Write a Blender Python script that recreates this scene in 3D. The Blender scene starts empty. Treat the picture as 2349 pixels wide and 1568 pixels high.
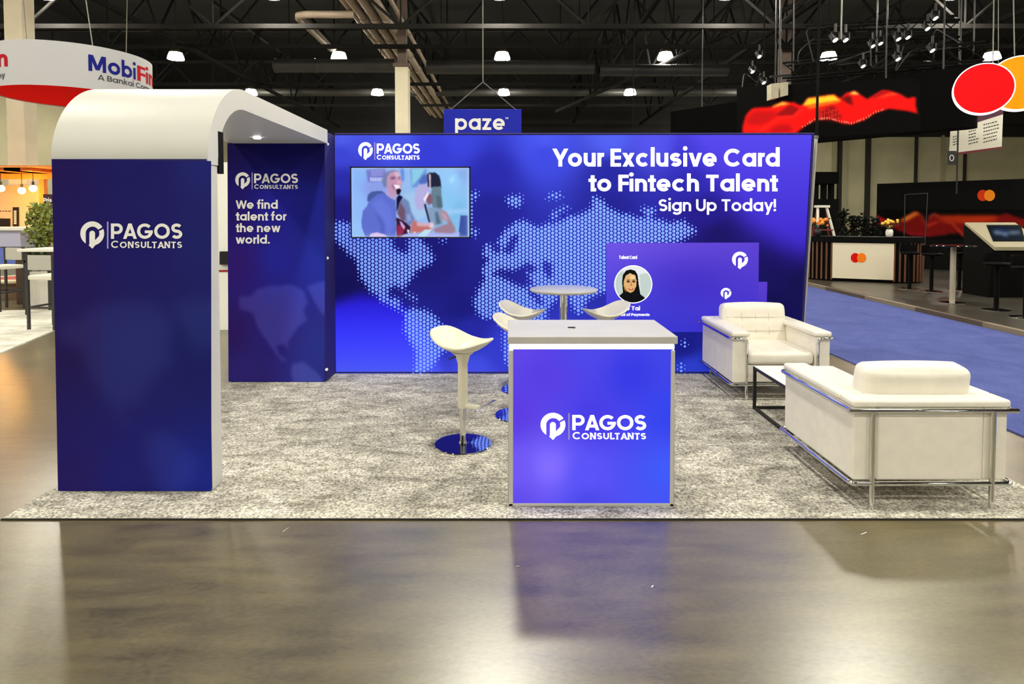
import bpy, bmesh, math, random
import numpy as np
from mathutils import Vector, Matrix
from mathutils.geometry import tessellate_polygon

# ------------------------------------------------------------------ camera, world, exposure
F, CX, CY, H = 1430.0, 1168.0, 546.0, 1.616
TILT = math.atan(51 / F)
ct, st = math.cos(TILT), math.sin(TILT)
sc = bpy.context.scene
COL = sc.collection
cam_d = bpy.data.cameras.new('camera')
cam_d.sensor_fit = 'HORIZONTAL'; cam_d.sensor_width = 36.0
cam_d.lens = 36.0 * F / 2349.0
cam_d.shift_x = (1174.5 - CX) / 2349.0
cam_d.shift_y = -(784 - CY) / 2349.0
cam_d.clip_start = 0.05; cam_d.clip_end = 200
cam = bpy.data.objects.new('camera', cam_d); COL.objects.link(cam)
cam.location = (0, 0, H); cam.rotation_euler = (math.pi / 2 - TILT, 0, 0)
sc.camera = cam
w = bpy.data.worlds.new('hall_air'); sc.world = w; w.use_nodes = True
w.node_tree.nodes['Background'].inputs[0].default_value = (0.9, 0.93, 1.0, 1)
w.node_tree.nodes['Background'].inputs[1].default_value = 0.02
sc.view_settings.view_transform = 'Standard'
sc.view_settings.look = 'None'
sc.view_settings.exposure = 0.12
sc.view_settings.gamma = 1.0
sc.view_settings.use_curve_mapping = False
sc.cycles.use_denoising = True
sc.cycles.max_bounces = 8
sc.cycles.diffuse_bounces = 4
sc.cycles.glossy_bounces = 4
sc.cycles.sample_clamp_indirect = 6.0
LAMP = 260.0          # radiance of a high-bay lamp's lens

# ------------------------------------------------------------------ helpers: pixels and planes
def ray(px, py):
    u, v = (px - CX) / F, (CY - py) / F
    return Vector((u, ct + v * st, -st + v * ct))
def hit(px, py, p0, n):
    d = ray(px, py); o = Vector((0, 0, H)); n = Vector(n)
    return o + d * ((Vector(p0) - o).dot(n) / d.dot(n))
def at(px, py, Y): return hit(px, py, (0, Y, 0), (0, 1, 0))
def fl(px, py, z=0.0): return hit(px, py, (0, 0, z), (0, 0, 1))
def vplane(Y, off=0.0):
    return lambda px, py: at(px, py, Y) + Vector((0, -off, 0))
def lin(c):
    return tuple((x / 255 / 12.92) if x / 255 <= 0.04045 else ((x / 255 + 0.055) / 1.055) ** 2.4 for x in c)
def lin_np(a):
    a = np.clip(a, 0, 255) / 255.0
    return np.where(a <= 0.04045, a / 12.92, ((a + 0.055) / 1.055) ** 2.4)

# ------------------------------------------------------------------ materials
MATS = {}
def mat(name, c, rough=0.5, metal=0.0, emit=None, es=0.0, spec=0.5, noise=0.0, nscale=8.0, bump=0.0, bscale=200.0, ior=1.5):
    if name in MATS: return MATS[name]
    m = bpy.data.materials.new(name); m.use_nodes = True
    nt = m.node_tree; b = nt.nodes['Principled BSDF']
    col = lin(c)
    b.inputs['Base Color'].default_value = (*col, 1)
    b.inputs['Roughness'].default_value = rough
    b.inputs['Metallic'].default_value = metal
    b.inputs['IOR'].default_value = ior
    b.inputs['Specular IOR Level'].default_value = spec
    if emit is not None:
        b.inputs['Emission Color'].default_value = (*lin(emit), 1)
        b.inputs['Emission Strength'].default_value = es
    tc = nt.nodes.new('ShaderNodeTexCoord')
    if noise > 0:
        n = nt.nodes.new('ShaderNodeTexNoise'); n.inputs['Scale'].default_value = nscale; n.inputs['Detail'].default_value = 6
        nt.links.new(tc.outputs['Object'], n.inputs['Vector'])
        r = nt.nodes.new('ShaderNodeValToRGB')
        r.color_ramp.elements[0].position = 0.3; r.color_ramp.elements[1].position = 0.7
        r.color_ramp.elements[0].color = (*[x * (1 - noise) for x in col], 1)
        r.color_ramp.elements[1].color = (*[min(1, x * (1 + noise)) for x in col], 1)
        nt.links.new(n.outputs['Fac'], r.inputs['Fac']); nt.links.new(r.outputs['Color'], b.inputs['Base Color'])
    if bump > 0:
        n2 = nt.nodes.new('ShaderNodeTexNoise'); n2.inputs['Scale'].default_value = bscale; n2.inputs['Detail'].default_value = 3
        nt.links.new(tc.outputs['Object'], n2.inputs['Vector'])
        bp = nt.nodes.new('ShaderNodeBump'); bp.inputs['Strength'].default_value = bump; bp.inputs['Distance'].default_value = 0.01
        nt.links.new(n2.outputs['Fac'], bp.inputs['Height']); nt.links.new(bp.outputs['Normal'], b.inputs['Normal'])
    MATS[name] = m
    return m
def print_mat(name, base=1.0, es=0.0, rough=0.6, weave=0.03):
    """printed or lit picture: colour from the mesh's own colour attribute (the print)"""
    if name in MATS: return MATS[name]
    m = bpy.data.materials.new(name); m.use_nodes = True
    nt = m.node_tree; b = nt.nodes['Principled BSDF']
    a = nt.nodes.new('ShaderNodeAttribute'); a.attribute_name = 'print'
    b.inputs['Roughness'].default_value = rough; b.inputs['Specular IOR Level'].default_value = 0.05
    mx = nt.nodes.new('ShaderNodeVectorMath'); mx.operation = 'SCALE'; mx.inputs['Scale'].default_value = base
    nt.links.new(a.outputs['Color'], mx.inputs[0]); nt.links.new(mx.outputs[0], b.inputs['Base Color'])
    if es > 0:
        nt.links.new(a.outputs['Color'], b.inputs['Emission Color']); b.inputs['Emission Strength'].default_value = es
    tc = nt.nodes.new('ShaderNodeTexCoord'); n2 = nt.nodes.new('ShaderNodeTexNoise'); n2.inputs['Scale'].default_value = 160
    nt.links.new(tc.outputs['Object'], n2.inputs['Vector'])
    bp = nt.nodes.new('ShaderNodeBump'); bp.inputs['Strength'].default_value = weave; bp.inputs['Distance'].default_value = 0.005
    nt.links.new(n2.outputs['Fac'], bp.inputs['Height']); nt.links.new(bp.outputs['Normal'], b.inputs['Normal'])
    MATS[name] = m
    return m

# ------------------------------------------------------------------ helpers: meshes
class MB:
    def __init__(s): s.v = []; s.f = []
    def add(s, vs, fs):
        o = len(s.v); s.v += [tuple(x) for x in vs]; s.f += [tuple(i + o for i in f) for f in fs]; return s
    def box(s, x0, x1, y0, y1, z0, z1):
        return s.add([(x0, y0, z0), (x1, y0, z0), (x1, y1, z0), (x0, y1, z0), (x0, y0, z1), (x1, y0, z1), (x1, y1, z1), (x0, y1, z1)],
                     [(0, 3, 2, 1), (4, 5, 6, 7), (0, 1, 5, 4), (1, 2, 6, 5), (2, 3, 7, 6), (3, 0, 4, 7)])
    def cyl(s, p0, p1, r0, r1=None, n=16, caps=True):
        r1 = r0 if r1 is None else r1
        p0, p1 = Vector(p0), Vector(p1); d = (p1 - p0).normalized()
        a = d.orthogonal().normalized(); b = d.cross(a)
        vs = []
        for p, r in ((p0, r0), (p1, r1)):
            for i in range(n):
                t = 2 * math.pi * i / n; vs.append(p + (a * math.cos(t) + b * math.sin(t)) * r)
        fs = [(i, (i + 1) % n, n + (i + 1) % n, n + i) for i in range(n)]
        if caps: fs += [tuple(reversed(range(n))), tuple(range(n, 2 * n))]
        return s.add(vs, fs)
    def tube(s, pts, r, n=10, closed=False):
        pts = [Vector(p) for p in pts]; m = len(pts); vs = []; up = None
        for i, p in enumerate(pts):
            if closed: d = pts[(i + 1) % m] - pts[i - 1]
            else: d = pts[min(i + 1, m - 1)] - pts[max(i - 1, 0)]
            d.normalize()
            if up is None: up = d.orthogonal().normalized()
            up = (up - d * up.dot(d))
            up = up.normalized() if up.length > 1e-6 else d.orthogonal().normalized()
            b = d.cross(up)
            for k in range(n):
                t = 2 * math.pi * k / n; vs.append(p + (up * math.cos(t) + b * math.sin(t)) * r)
        fs = []
        for i in range(m if closed else m - 1):
            j = (i + 1) % m
            fs += [(i * n + k, i * n + (k + 1) % n, j * n + (k + 1) % n, j * n + k) for k in range(n)]
        if not closed: fs += [tuple(reversed(range(n))), tuple(range((m - 1) * n, m * n))]
        return s.add(vs, fs)
    def lathe(s, prof, c=(0, 0, 0), n=32, sx=1.0, sy=1.0, caps=True):
        vs = []; m = len(prof)
        for r, z in prof:
            for k in range(n):
                t = 2 * math.pi * k / n; vs.append((c[0] + r * math.cos(t) * sx, c[1] + r * math.sin(t) * sy, c[2] + z))
        fs = [(i * n + k, i * n + (k + 1) % n, (i + 1) * n + (k + 1) % n, (i + 1) * n + k) for i in range(m - 1) for k in range(n)]
        if caps and prof[0][0] > 1e-5: fs.append(tuple(reversed(range(n))))
        if caps and prof[-1][0] > 1e-5: fs.append(tuple(range((m - 1) * n, m * n)))
        return s.add(vs, fs)
    def prism(s, poly, axis, a, b):
        """poly in the two other axes, swept along axis from a to b"""
        def mk(p, t):
            return {'x': (t, p[0], p[1]), 'y': (p[0], t, p[1]), 'z': (p[0], p[1], t)}[axis]
        n = len(poly)
        vs = [mk(p, a) for p in poly] + [mk(p, b) for p in poly]
        fs = [(i, (i + 1) % n, n + (i + 1) % n, n + i) for i in range(n)]
        tri = tessellate_polygon([[Vector((p[0], p[1], 0)) for p in poly]])
        fs += [tuple(t) for t in tri] + [tuple(i + n for i in reversed(t)) for t in tri]
        return s.add(vs, fs)
    def sphere(s, c, r, n=12, m=8, sz=1.0):
        prof = [(max(1e-6, r * math.sin(math.pi * i / m)), -r * sz * math.cos(math.pi * i / m)) for i in range(m + 1)]
        return s.lathe(prof, c, n)
    def polys(s, ps, fn, step=0.00008):
        """flat pieces of print; overlapping strokes lie a hair above one another"""
        for i, p in enumerate(ps):
            P = [Vector(fn(*q)) for q in p]
            n = (P[1] - P[0]).cross(P[-1] - P[0])
            if n.length > 0:
                n.normalize()
                if n.dot(Vector((0, 0, H)) - P[0]) < 0: n = -n
                P = [q + n * step * (i % 30) for q in P]
            if len(p) <= 4: s.add(P, [tuple(range(len(p)))])
            else:
                tri = tessellate_polygon([[Vector((q[0], q[1], 0)) for q in p]])
                s.add(P, [tuple(t) for t in tri])
        return s

def obj(name, mb, m, parent=None, world=True, bevel=0.0, smooth=False, seg=2, sub=0):
    me = bpy.data.meshes.new(name)
    off = Vector((0, 0, 0))
    q = parent
    while q is not None and world:
        off += q.location; q = q.parent
    me.from_pydata([tuple(Vector(v) - off) for v in mb.v], [], mb.f)
    bm = bmesh.new(); bm.from_mesh(me)
    bmesh.ops.remove_doubles(bm, verts=bm.verts, dist=1e-6)
    bmesh.ops.recalc_face_normals(bm, faces=bm.faces); bm.to_mesh(me); bm.free()
    me.materials.append(m)
    o = bpy.data.objects.new(name, me); COL.objects.link(o)
    if parent is not None: o.parent = parent
    if bevel:
        b = o.modifiers.new('bevel', 'BEVEL'); b.width = bevel; b.segments = seg; b.limit_method = 'ANGLE'; b.angle_limit = math.radians(40)
    if sub:
        q = o.modifiers.new('sub', 'SUBSURF'); q.levels = sub; q.render_levels = sub
    if smooth:
        for p in me.polygons: p.use_smooth = True
        if smooth != 'all':
            try: me.set_sharp_from_angle(angle=math.radians(38))
            except Exception: pass
    return o
def tag(o, label, cat, group=None, kind=None):
    o['label'] = label; o['category'] = cat
    if group: o['group'] = group
    if kind: o['kind'] = kind
    return o
def thing(name, label, cat, loc=(0, 0, 0), rz=0.0, group=None):
    o = bpy.data.objects.new(name, None); COL.objects.link(o)
    o.location = loc; o.rotation_euler = (0, 0, rz); o.empty_display_size = 0.1
    return tag(o, label, cat, group)
def struct(name, mb, m, **k):
    o = obj(name, mb, m, **k); o['kind'] = 'structure'; return o
def copy_tree(o, parent=None):
    c = o.copy(); COL.objects.link(c)
    if parent is not None: c.parent = parent
    for ch in list(o.children): copy_tree(ch, c)
    return c

# ------------------------------------------------------------------ helpers: pictures as coloured grids
def inside(poly, X, Y):
    r = np.zeros(X.shape, bool); n = len(poly)
    for i in range(n):
        x0, y0 = poly[i]; x1, y1 = poly[(i + 1) % n]
        if y0 == y1: continue
        c = ((y0 > Y) != (y1 > Y)) & (X < (x1 - x0) * (Y - y0) / (y1 - y0) + x0)
        r ^= c
    return r
def blur(a, k):
    for _ in range(2):
        for ax in (0, 1):
            p = np.pad(a, [(k, k) if i == ax else (0, 0) for i in range(a.ndim)], mode='edge')
            cs = np.cumsum(p, axis=ax)
            z = np.zeros_like(np.take(cs, [0], axis=ax)); cs = np.concatenate([z, cs], axis=ax)
            n = a.shape[ax]
            a = (np.take(cs, range(2 * k + 1, 2 * k + 1 + n), axis=ax) - np.take(cs, range(0, n), axis=ax)) / (2 * k + 1)
    return a
def idw(X, Y, pts, p=3.0, ay=1.0):
    num = np.zeros(X.shape + (3,)); den = np.zeros(X.shape)
    for x, y, c in pts:
        d = ((X - x) ** 2 + ((Y - y) * ay) ** 2 + 60) ** (-p / 2)
        num += d[..., None] * np.array(c, float); den += d
    return num / den[..., None]
def paint(img, X, Y, poly, c, k=0, a=1.0):
    m = inside(poly, X, Y).astype(float) * a
    if k: m = blur(m, k)
    cc = np.array(c, float) if not callable(c) else c(X, Y)
    return img * (1 - m[..., None]) + cc * m[..., None]
def ell(cx, cy, rx, ry, a0=0, a1=360, n=28):
    return [(cx + rx * math.cos(math.radians(a0 + (a1 - a0) * i / n)), cy + ry * math.sin(math.radians(a0 + (a1 - a0) * i / n))) for i in range(n)]
def picture(name, corners, nx, ny, fn, to3d, m, parent, mask=None):
    """corners = px TL,TR,BR,BL; fn(X,Y) -> sRGB colours in px space; to3d(px,py) -> point on the real surface"""
    u = np.linspace(0, 1, nx + 1); v = np.linspace(0, 1, ny + 1); U, V = np.meshgrid(u, v)
    (ax, ay), (bx, by), (cx, cy), (dx, dy) = corners
    X = (ax * (1 - U) + bx * U) * (1 - V) + (dx * (1 - U) + cx * U) * V
    Y = (ay * (1 - U) + by * U) * (1 - V) + (dy * (1 - U) + cy * U) * V
    img = lin_np(fn(X, Y))
    off = Vector((0, 0, 0)); q = parent
    while q is not None: off += q.location; q = q.parent
    vs = [tuple(to3d(float(X[j, i]), float(Y[j, i])) - off) for j in range(ny + 1) for i in range(nx + 1)]
    W = nx + 1
    fs = []
    for j in range(ny):
        for i in range(nx):
            if mask is None or mask(0.5 * (X[j, i] + X[j + 1, i + 1]), 0.5 * (Y[j, i] + Y[j + 1, i + 1])):
                fs.append((j * W + i, (j + 1) * W + i, (j + 1) * W + i + 1, j * W + i + 1))
    me = bpy.data.meshes.new(name); me.from_pydata(vs, [], fs)
    at_ = me.color_attributes.new('print', 'FLOAT_COLOR', 'POINT')
    d = np.ones((len(vs), 4), np.float32); d[:, :3] = img.reshape(-1, 3); at_.data.foreach_set('color', d.ravel())
    me.materials.append(m)
    o = bpy.data.objects.new(name, me); COL.objects.link(o); o.parent = parent
    return o

# ------------------------------------------------------------------ helpers: drawn lettering (geometric sans built from strokes)
def stroke(pts, w):
    out = []; L = []; R = []; n = len(pts)
    for i in range(n):
        p = np.array(pts[i], float)
        d = np.array(pts[min(i + 1, n - 1)], float) - np.array(pts[max(i - 1, 0)], float)
        d /= max(1e-9, np.hypot(*d)); nn = np.array([-d[1], d[0]]) * w / 2
        L.append(tuple(p + nn)); R.append(tuple(p - nn))
    for i in range(n - 1): out.append([R[i], R[i + 1], L[i + 1], L[i]])
    return out
def glyph(ch, w, serif=0.0):
    X = 0.76; h = w * 0.92; P = []
    def V(x, a, b):
        P.append([(x - w / 2, a), (x + w / 2, a), (x + w / 2, b), (x - w / 2, b)])
    def Hh(y, a, b): P.append([(a, y - h / 2), (b, y - h / 2), (b, y + h / 2), (a, y + h / 2)])
    def D(x0, y0, x1, y1, k=1.0):
        L = math.hypot(x1 - x0, y1 - y0); t = k * w / 2 * L / abs(y1 - y0)
        P.append([(x0 - t, y0), (x0 + t, y0), (x1 + t, y1), (x1 - t, y1)])
    def A(cx, cy, rx, ry, a0, a1, n=20):
        P.extend(stroke([(cx + rx * math.cos(math.radians(a0 + (a1 - a0) * i / n)), cy + ry * math.sin(math.radians(a0 + (a1 - a0) * i / n))) for i in range(n + 1)], w))
    s = 0.05; x0 = s + w / 2; R = X / 2 - w / 2; cy = X / 2; ASC = 1.08
    RC = 0.5 - w / 2
    def dot(x, y): P.append([(x + w * .6 * math.cos(t * math.pi / 8), y + w * .6 * math.sin(t * math.pi / 8)) for t in range(16)])
    if ch == ' ': return 0.3, []
    if ch == 'o': A(x0 + R, cy, R, R, 0, 360, 28); adv = 2 * R + w + 2 * s
    elif ch in 'adqg':
        A(x0 + R, cy, R, R, 0, 360, 28); xr = x0 + 2 * R
        if ch == 'a': V(xr, 0, X)
        if ch == 'd': V(xr, 0, ASC)
        if ch == 'g':
            V(xr, 0.02, X); A(x0 + R, 0.02, R, R * .8, 0, -150)
        adv = 2 * R + w + 2 * s
    elif ch in 'bp':
        A(x0 + R, cy, R, R, 0, 360, 28); V(x0, *((0, ASC) if ch == 'b' else (-0.3, X))); adv = 2 * R + w + 2 * s
    elif ch == 'c': A(x0 + R, cy, R, R, 45, 315); adv = 2 * R + w + s
    elif ch == 'e':
        A(x0 + R, cy, R, R, 0, 318); Hh(cy - h * .15, x0, x0 + 2 * R + w * .45); adv = 2 * R + w + 2 * s
    elif ch == 'f':
        V(x0 + .06, 0, .85); A(x0 + .06 + .17, .85, .17, .2, 180, 85, 8); Hh(X - h / 2, 0.0, x0 + .30); adv = .46
    elif ch == 't':
        V(x0 + .07, 0, .97); Hh(X - h / 2, 0.0, x0 + .28); Hh(h / 2, x0 + .07, x0 + .26); adv = .43
    elif ch == 'h': V(x0, 0, ASC); rr = R * .8; A(x0 + rr, X - w / 2 - rr, rr, rr, 180, 0); V(x0 + 2 * rr, 0, X - w / 2 - rr); adv = 2 * rr + w + 2 * s
    elif ch == 'n': V(x0, 0, X); rr = R * .8; A(x0 + rr, X - w / 2 - rr, rr, rr, 180, 0); V(x0 + 2 * rr, 0, X - w / 2 - rr); adv = 2 * rr + w + 2 * s
    elif ch == 'm':
        V(x0, 0, X); rr = R * .7
        for k in (0, 1): A(x0 + rr + 2 * rr * k, X - w / 2 - rr, rr, rr, 180, 0); V(x0 + 2 * rr * (k + 1), 0, X - w / 2 - rr)
        adv = 4 * rr + w + 2 * s
    elif ch == 'u': rr = R * .8; V(x0, w / 2 + rr, X); A(x0 + rr, w / 2 + rr, rr, rr, 180, 360); V(x0 + 2 * rr, 0, X); adv = 2 * rr + w + 2 * s
    elif ch == 'r': V(x0, 0, X); A(x0 + .22, X - w / 2 - .2, .22, .2, 170, 80, 8); adv = .42
    elif ch == 'i': V(x0, 0, X); dot(x0, 1.02); adv = w + 2 * s
    elif ch == 'l': V(x0, 0, ASC); adv = w + 2 * s
    elif ch == 'k': V(x0, 0, ASC); D(x0, .28, x0 + .36, X); D(x0 + .4, 0, x0 + .12, .45); adv = .62
    elif ch == 's':
        ry = (X - w) / 4; rx = .21
        A(x0 + rx, X - w / 2 - ry, rx, ry, 30, 270, 14); A(x0 + rx, w / 2 + ry, rx, ry, 90, -150, 14); adv = 2 * rx + w + 2 * s
    elif ch == 'v': D(x0 + .25, 0, x0, X); D(x0 + .25, 0, x0 + .5, X); adv = .5 + w + s
    elif ch == 'w':
        for a, b in ((.2, 0), (.2, .4), (.6, .4), (.6, .8)): D(x0 + a, 0, x0 + b, X, .95)
        adv = .8 + w + s
    elif ch == 'x': D(x0, 0, x0 + .42, X); D(x0 + .42, 0, x0, X); adv = .42 + w + 2 * s
    elif ch == 'y': D(x0 + .25, 0.02, x0, X); D(x0 + .13, -.3, x0 + .52, X); adv = .52 + w + s
    elif ch == 'z': Hh(X - h / 2, s, s + .56); Hh(h / 2, s, s + .56); D(s + .14, h * .6, s + .42, X - h * .6); adv = .66
    elif ch == 'A':
        D(x0, 0, x0 + .33, 1); D(x0 + .66, 0, x0 + .33, 1); Hh(.27, x0 + .12, x0 + .54); adv = .66 + w + s * .5
        if serif: Hh(serif * .3, x0 - serif, x0 + serif); Hh(serif * .3, x0 + .66 - serif, x0 + .66 + serif)
    elif ch == 'B':
        V(x0, 0, 1)
        for c0, r in ((.73, .27 - h / 2), (.25, .25)): pass
        Hh(1 - h / 2, x0, x0 + .25); Hh(.52, x0, x0 + .25); Hh(h / 2, x0, x0 + .25)
        A(x0 + .25, .76 - h / 4, .2, (.48 - h / 2) / 2, 90, -90, 12); A(x0 + .25, .26 + h / 4, .22, (.52 - h / 2) / 2, 90, -90, 12); adv = .6 + w / 2
    elif ch == 'C': A(x0 + RC, .5, RC, RC, 42, 318, 26); adv = 2 * RC + w * .8 + s
    elif ch == 'E': V(x0, 0, 1); [Hh(y, x0, x0 + .46) for y in (h / 2, .5, 1 - h / 2)]; adv = .46 + w / 2 + 2 * s
    elif ch == 'F': V(x0, 0, 1); [Hh(y, x0, x0 + .46) for y in (.48, 1 - h / 2)]; adv = .46 + w / 2 + s
    elif ch == 'G': A(x0 + RC, .5, RC, RC, 42, 350, 28); Hh(.46, x0 + RC, x0 + 2 * RC + w / 2); adv = 2 * RC + w + 2 * s
    elif ch == 'H': V(x0, 0, 1); V(x0 + .56, 0, 1); Hh(.5, x0, x0 + .56); adv = .56 + w + 2 * s
    elif ch == 'J': V(x0 + .34, .26, 1); A(x0 + .17, .26, .17, .26 - w / 2, 0, -170, 12); adv = .34 + w + 2 * s
    elif ch == 'L':
        V(x0, 0, 1); Hh(h / 2, x0, x0 + .42); adv = .42 + w / 2 + s
        if serif: Hh(1 - serif * .3, x0 - serif, x0 + serif); V(x0 + .42, 0, .2)
    elif ch == 'M': V(x0, 0, 1); V(x0 + .76, 0, 1); D(x0 + .38, .1, x0 + .05, 1); D(x0 + .38, .1, x0 + .71, 1); adv = .76 + w + 2 * s
    elif ch == 'N':
        V(x0, 0, 1); V(x0 + .58, 0, 1); D(x0 + .54, 0, x0 + .04, 1); adv = .58 + w + 2 * s
        if serif: Hh(1 - serif * .3, x0 - serif, x0 + .05); Hh(serif * .3, x0 - serif, x0 + serif); Hh(1 - serif * .3, x0 + .58 - serif, x0 + .58 + serif)
    elif ch == 'O': A(x0 + RC, .5, RC, RC, 0, 360, 32); adv = 2 * RC + w + 2 * s
    elif ch == 'P':
        V(x0, 0, 1); r = .3 - h / 4; Hh(1 - h / 2, x0, x0 + .3); Hh(1 - h / 2 - 2 * r, x0, x0 + .3); A(x0 + .3, 1 - h / 2 - r, r, r, 90, -90, 14); adv = .3 + r + w + s
    elif ch == 'S':
        ry = (1 - w) / 4; rx = .25
        A(x0 + rx, 1 - w / 2 - ry, rx, ry, 30, 270, 16); A(x0 + rx, w / 2 + ry, rx, ry, 90, -150, 16); adv = 2 * rx + w + 2 * s
    elif ch == 'T':
        V(.34 + s, 0, 1); Hh(1 - h / 2, s, .68 + s); adv = .68 + 2 * s
        if serif: V(s + w / 2, .82, 1); V(.68 + s - w / 2, .82, 1); Hh(serif * .3, .34 + s - serif, .34 + s + serif)
    elif ch == 'U': r = .29; V(x0, .29 + w / 2, 1); A(x0 + r, r + w / 2, r, r, 180, 360); V(x0 + 2 * r, .29 + w / 2, 1); adv = 2 * r + w + 2 * s
    elif ch == 'W':
        for a, b in ((.26, 0), (.26, .52), (.78, .52), (.78, 1.04)): D(x0 + a, 0, x0 + b, 1, .95)
        adv = 1.04 + w
    elif ch == 'Y': V(x0 + .32, 0, .45); D(x0 + .32, .38, x0, 1); D(x0 + .32, .38, x0 + .64, 1); adv = .64 + w
    elif ch == '.': dot(x0, w * .55); adv = w + 2 * s
    elif ch == '!': V(x0, .32, 1.02); dot(x0, w * .55); adv = w + 2 * s
    else: adv = .5
    return adv, P
def text_polys(s, w, serif=0.0, track=0.0, small=None):
    """returns width and polygons, cap height 1, baseline 0; small = scale of all letters after the first"""
    x = 0; out = []
    for i, ch in enumerate(s):
        k = 1.0 if (small is None or i == 0) else small
        adv, P = glyph(ch, w / (k if small else 1) if k != 1 else w, serif)
        out += [[(x + a * k, b * k) for a, b in p] for p in P]
        x += adv * k + track
    xs = [a for p in out for a, _ in p]
    lo, hi = min(xs), max(xs)
    return hi - lo, [[(a - lo, b) for a, b in p] for p in out]
def lettering(name, s, px0, px1, top, base, fn, m, parent, w=0.2, serif=0.0, small=None, track=0.0, slope=0.0):
    wd, P = text_polys(s, w, serif, track, small)
    kx = (px1 - px0) / wd; ky = base - top
    pp = [[(px0 + a * kx, base - b * ky + slope * a * kx) for a, b in p] for p in P]
    return obj(name, MB().polys(pp, fn), m, parent)

# the payment consultants' mark, drawn in a 0..1 by 0..1 square (y down)
def _mark():
    c = (628.5, 418.5); R = 153.5; ci = (632, 420); ri = 88
    def arc(c, r, a0, a1, n=24): return [(c[0] + r * math.cos(math.radians(a0 + (a1 - a0) * i / n)), c[1] - r * math.sin(math.radians(a0 + (a1 - a0) * i / n))) for i in range(n + 1)]
    p1 = arc(c, R, 32, 237) + [(545, 530), (545, 420)] + arc(ci, ri, 178, 34)
    p2 = [(592, 556), (583, 572), (630, 614), (668, 568)] + arc(c, R, -72, 22) + arc(ci, ri, 20, -8, 6) + [(716, 450), (664, 506), (664, 420)] + arc((628, 420), 36, 0, 180, 12)
    return [p1, p2]
MARK = _mark()
def logo(px0, py0, px1, py1, fn, m, parent, only_mark=False):
    """px box of the whole logo (or of the mark alone)"""
    if only_mark: zx0, zx1, zy0, zy1 = 475, 782, 265, 614
    else: zx0, zx1, zy0, zy1 = 475, 1785, 265, 614
    kx = (px1 - px0) / (zx1 - zx0); ky = (py1 - py0) / (zy1 - zy0)
    f = lambda a, b: (px0 + (a - zx0) * kx, py0 + (b - zy0) * ky)
    obj('logo_mark', MB().polys([[f(*q) for q in p] for p in MARK], fn), m, parent)
    if only_mark: return
    obj('divider_line', MB().polys([[f(818, 268), f(836, 268), f(836, 612), f(818, 612)]], fn), MATS.get('lilac_print', m), parent)
    a = f(868, 292); b = f(1785, 488)
    lettering('company_lettering', 'PAGOS', a[0], b[0], a[1], b[1], fn, m, parent, w=0.2, track=-.02)
    a = f(872, 512); b = f(1782, 604)
    lettering('company_lettering', 'CONSULTANTS', a[0], b[0], a[1], b[1], fn, m, parent, w=0.17, serif=.13, small=.86, track=.05)

# ------------------------------------------------------------------ shared materials
WHITE = mat('white_laminate', (226, 224, 216), 0.4, noise=0.03, nscale=3)
GREYTOP = mat('pale_grey_laminate', (190, 189, 186), 0.35, noise=0.05, nscale=6)
CHROME = mat('polished_chrome', (225, 225, 222), 0.07, 1.0)
STEEL = mat('brushed_steel', (150, 150, 148), 0.3, 1.0)
BLACK = mat('black_paint', (14, 14, 15), 0.45, noise=0.15)
DARK = mat('matt_black', (6, 6, 7), 0.8, spec=.1)
LEATHER = mat('cream_leatherette', (233, 228, 216), 0.42, noise=0.04, nscale=12, bump=0.12, bscale=90)
PLASTIC = mat('cream_plastic', (226, 222, 200), 0.35, noise=0.02)
PRINTW = mat('white_print', (252, 252, 254), 0.6, noise=0.01)
LITW = mat('lit_white_print', (250, 250, 255), 0.6, emit=(252, 252, 255), es=1.0)
LILAC = mat('lilac_print', (180, 165, 240), 0.6)
NAVY = mat('navy_fabric', (30, 22, 120), 0.7, noise=0.08, bump=0.05)
NAVY_DK = mat('dark_navy_fabric', (26, 16, 95), 0.7, noise=0.08)
P_REFL = print_mat('printed_fabric', 0.86, 0.0)
P_BACK = print_mat('backlit_fabric', 0.12, 0.82)
P_COUNTER = print_mat('backlit_counter_film', 0.15, 0.92, rough=0.35)
P_SCREEN = print_mat('lit_screen', 0.05, 0.88, rough=0.2, weave=0.0)
P_LED = print_mat('led_wall_screen', 0.03, 1.1, rough=0.5, weave=0.0)

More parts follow.
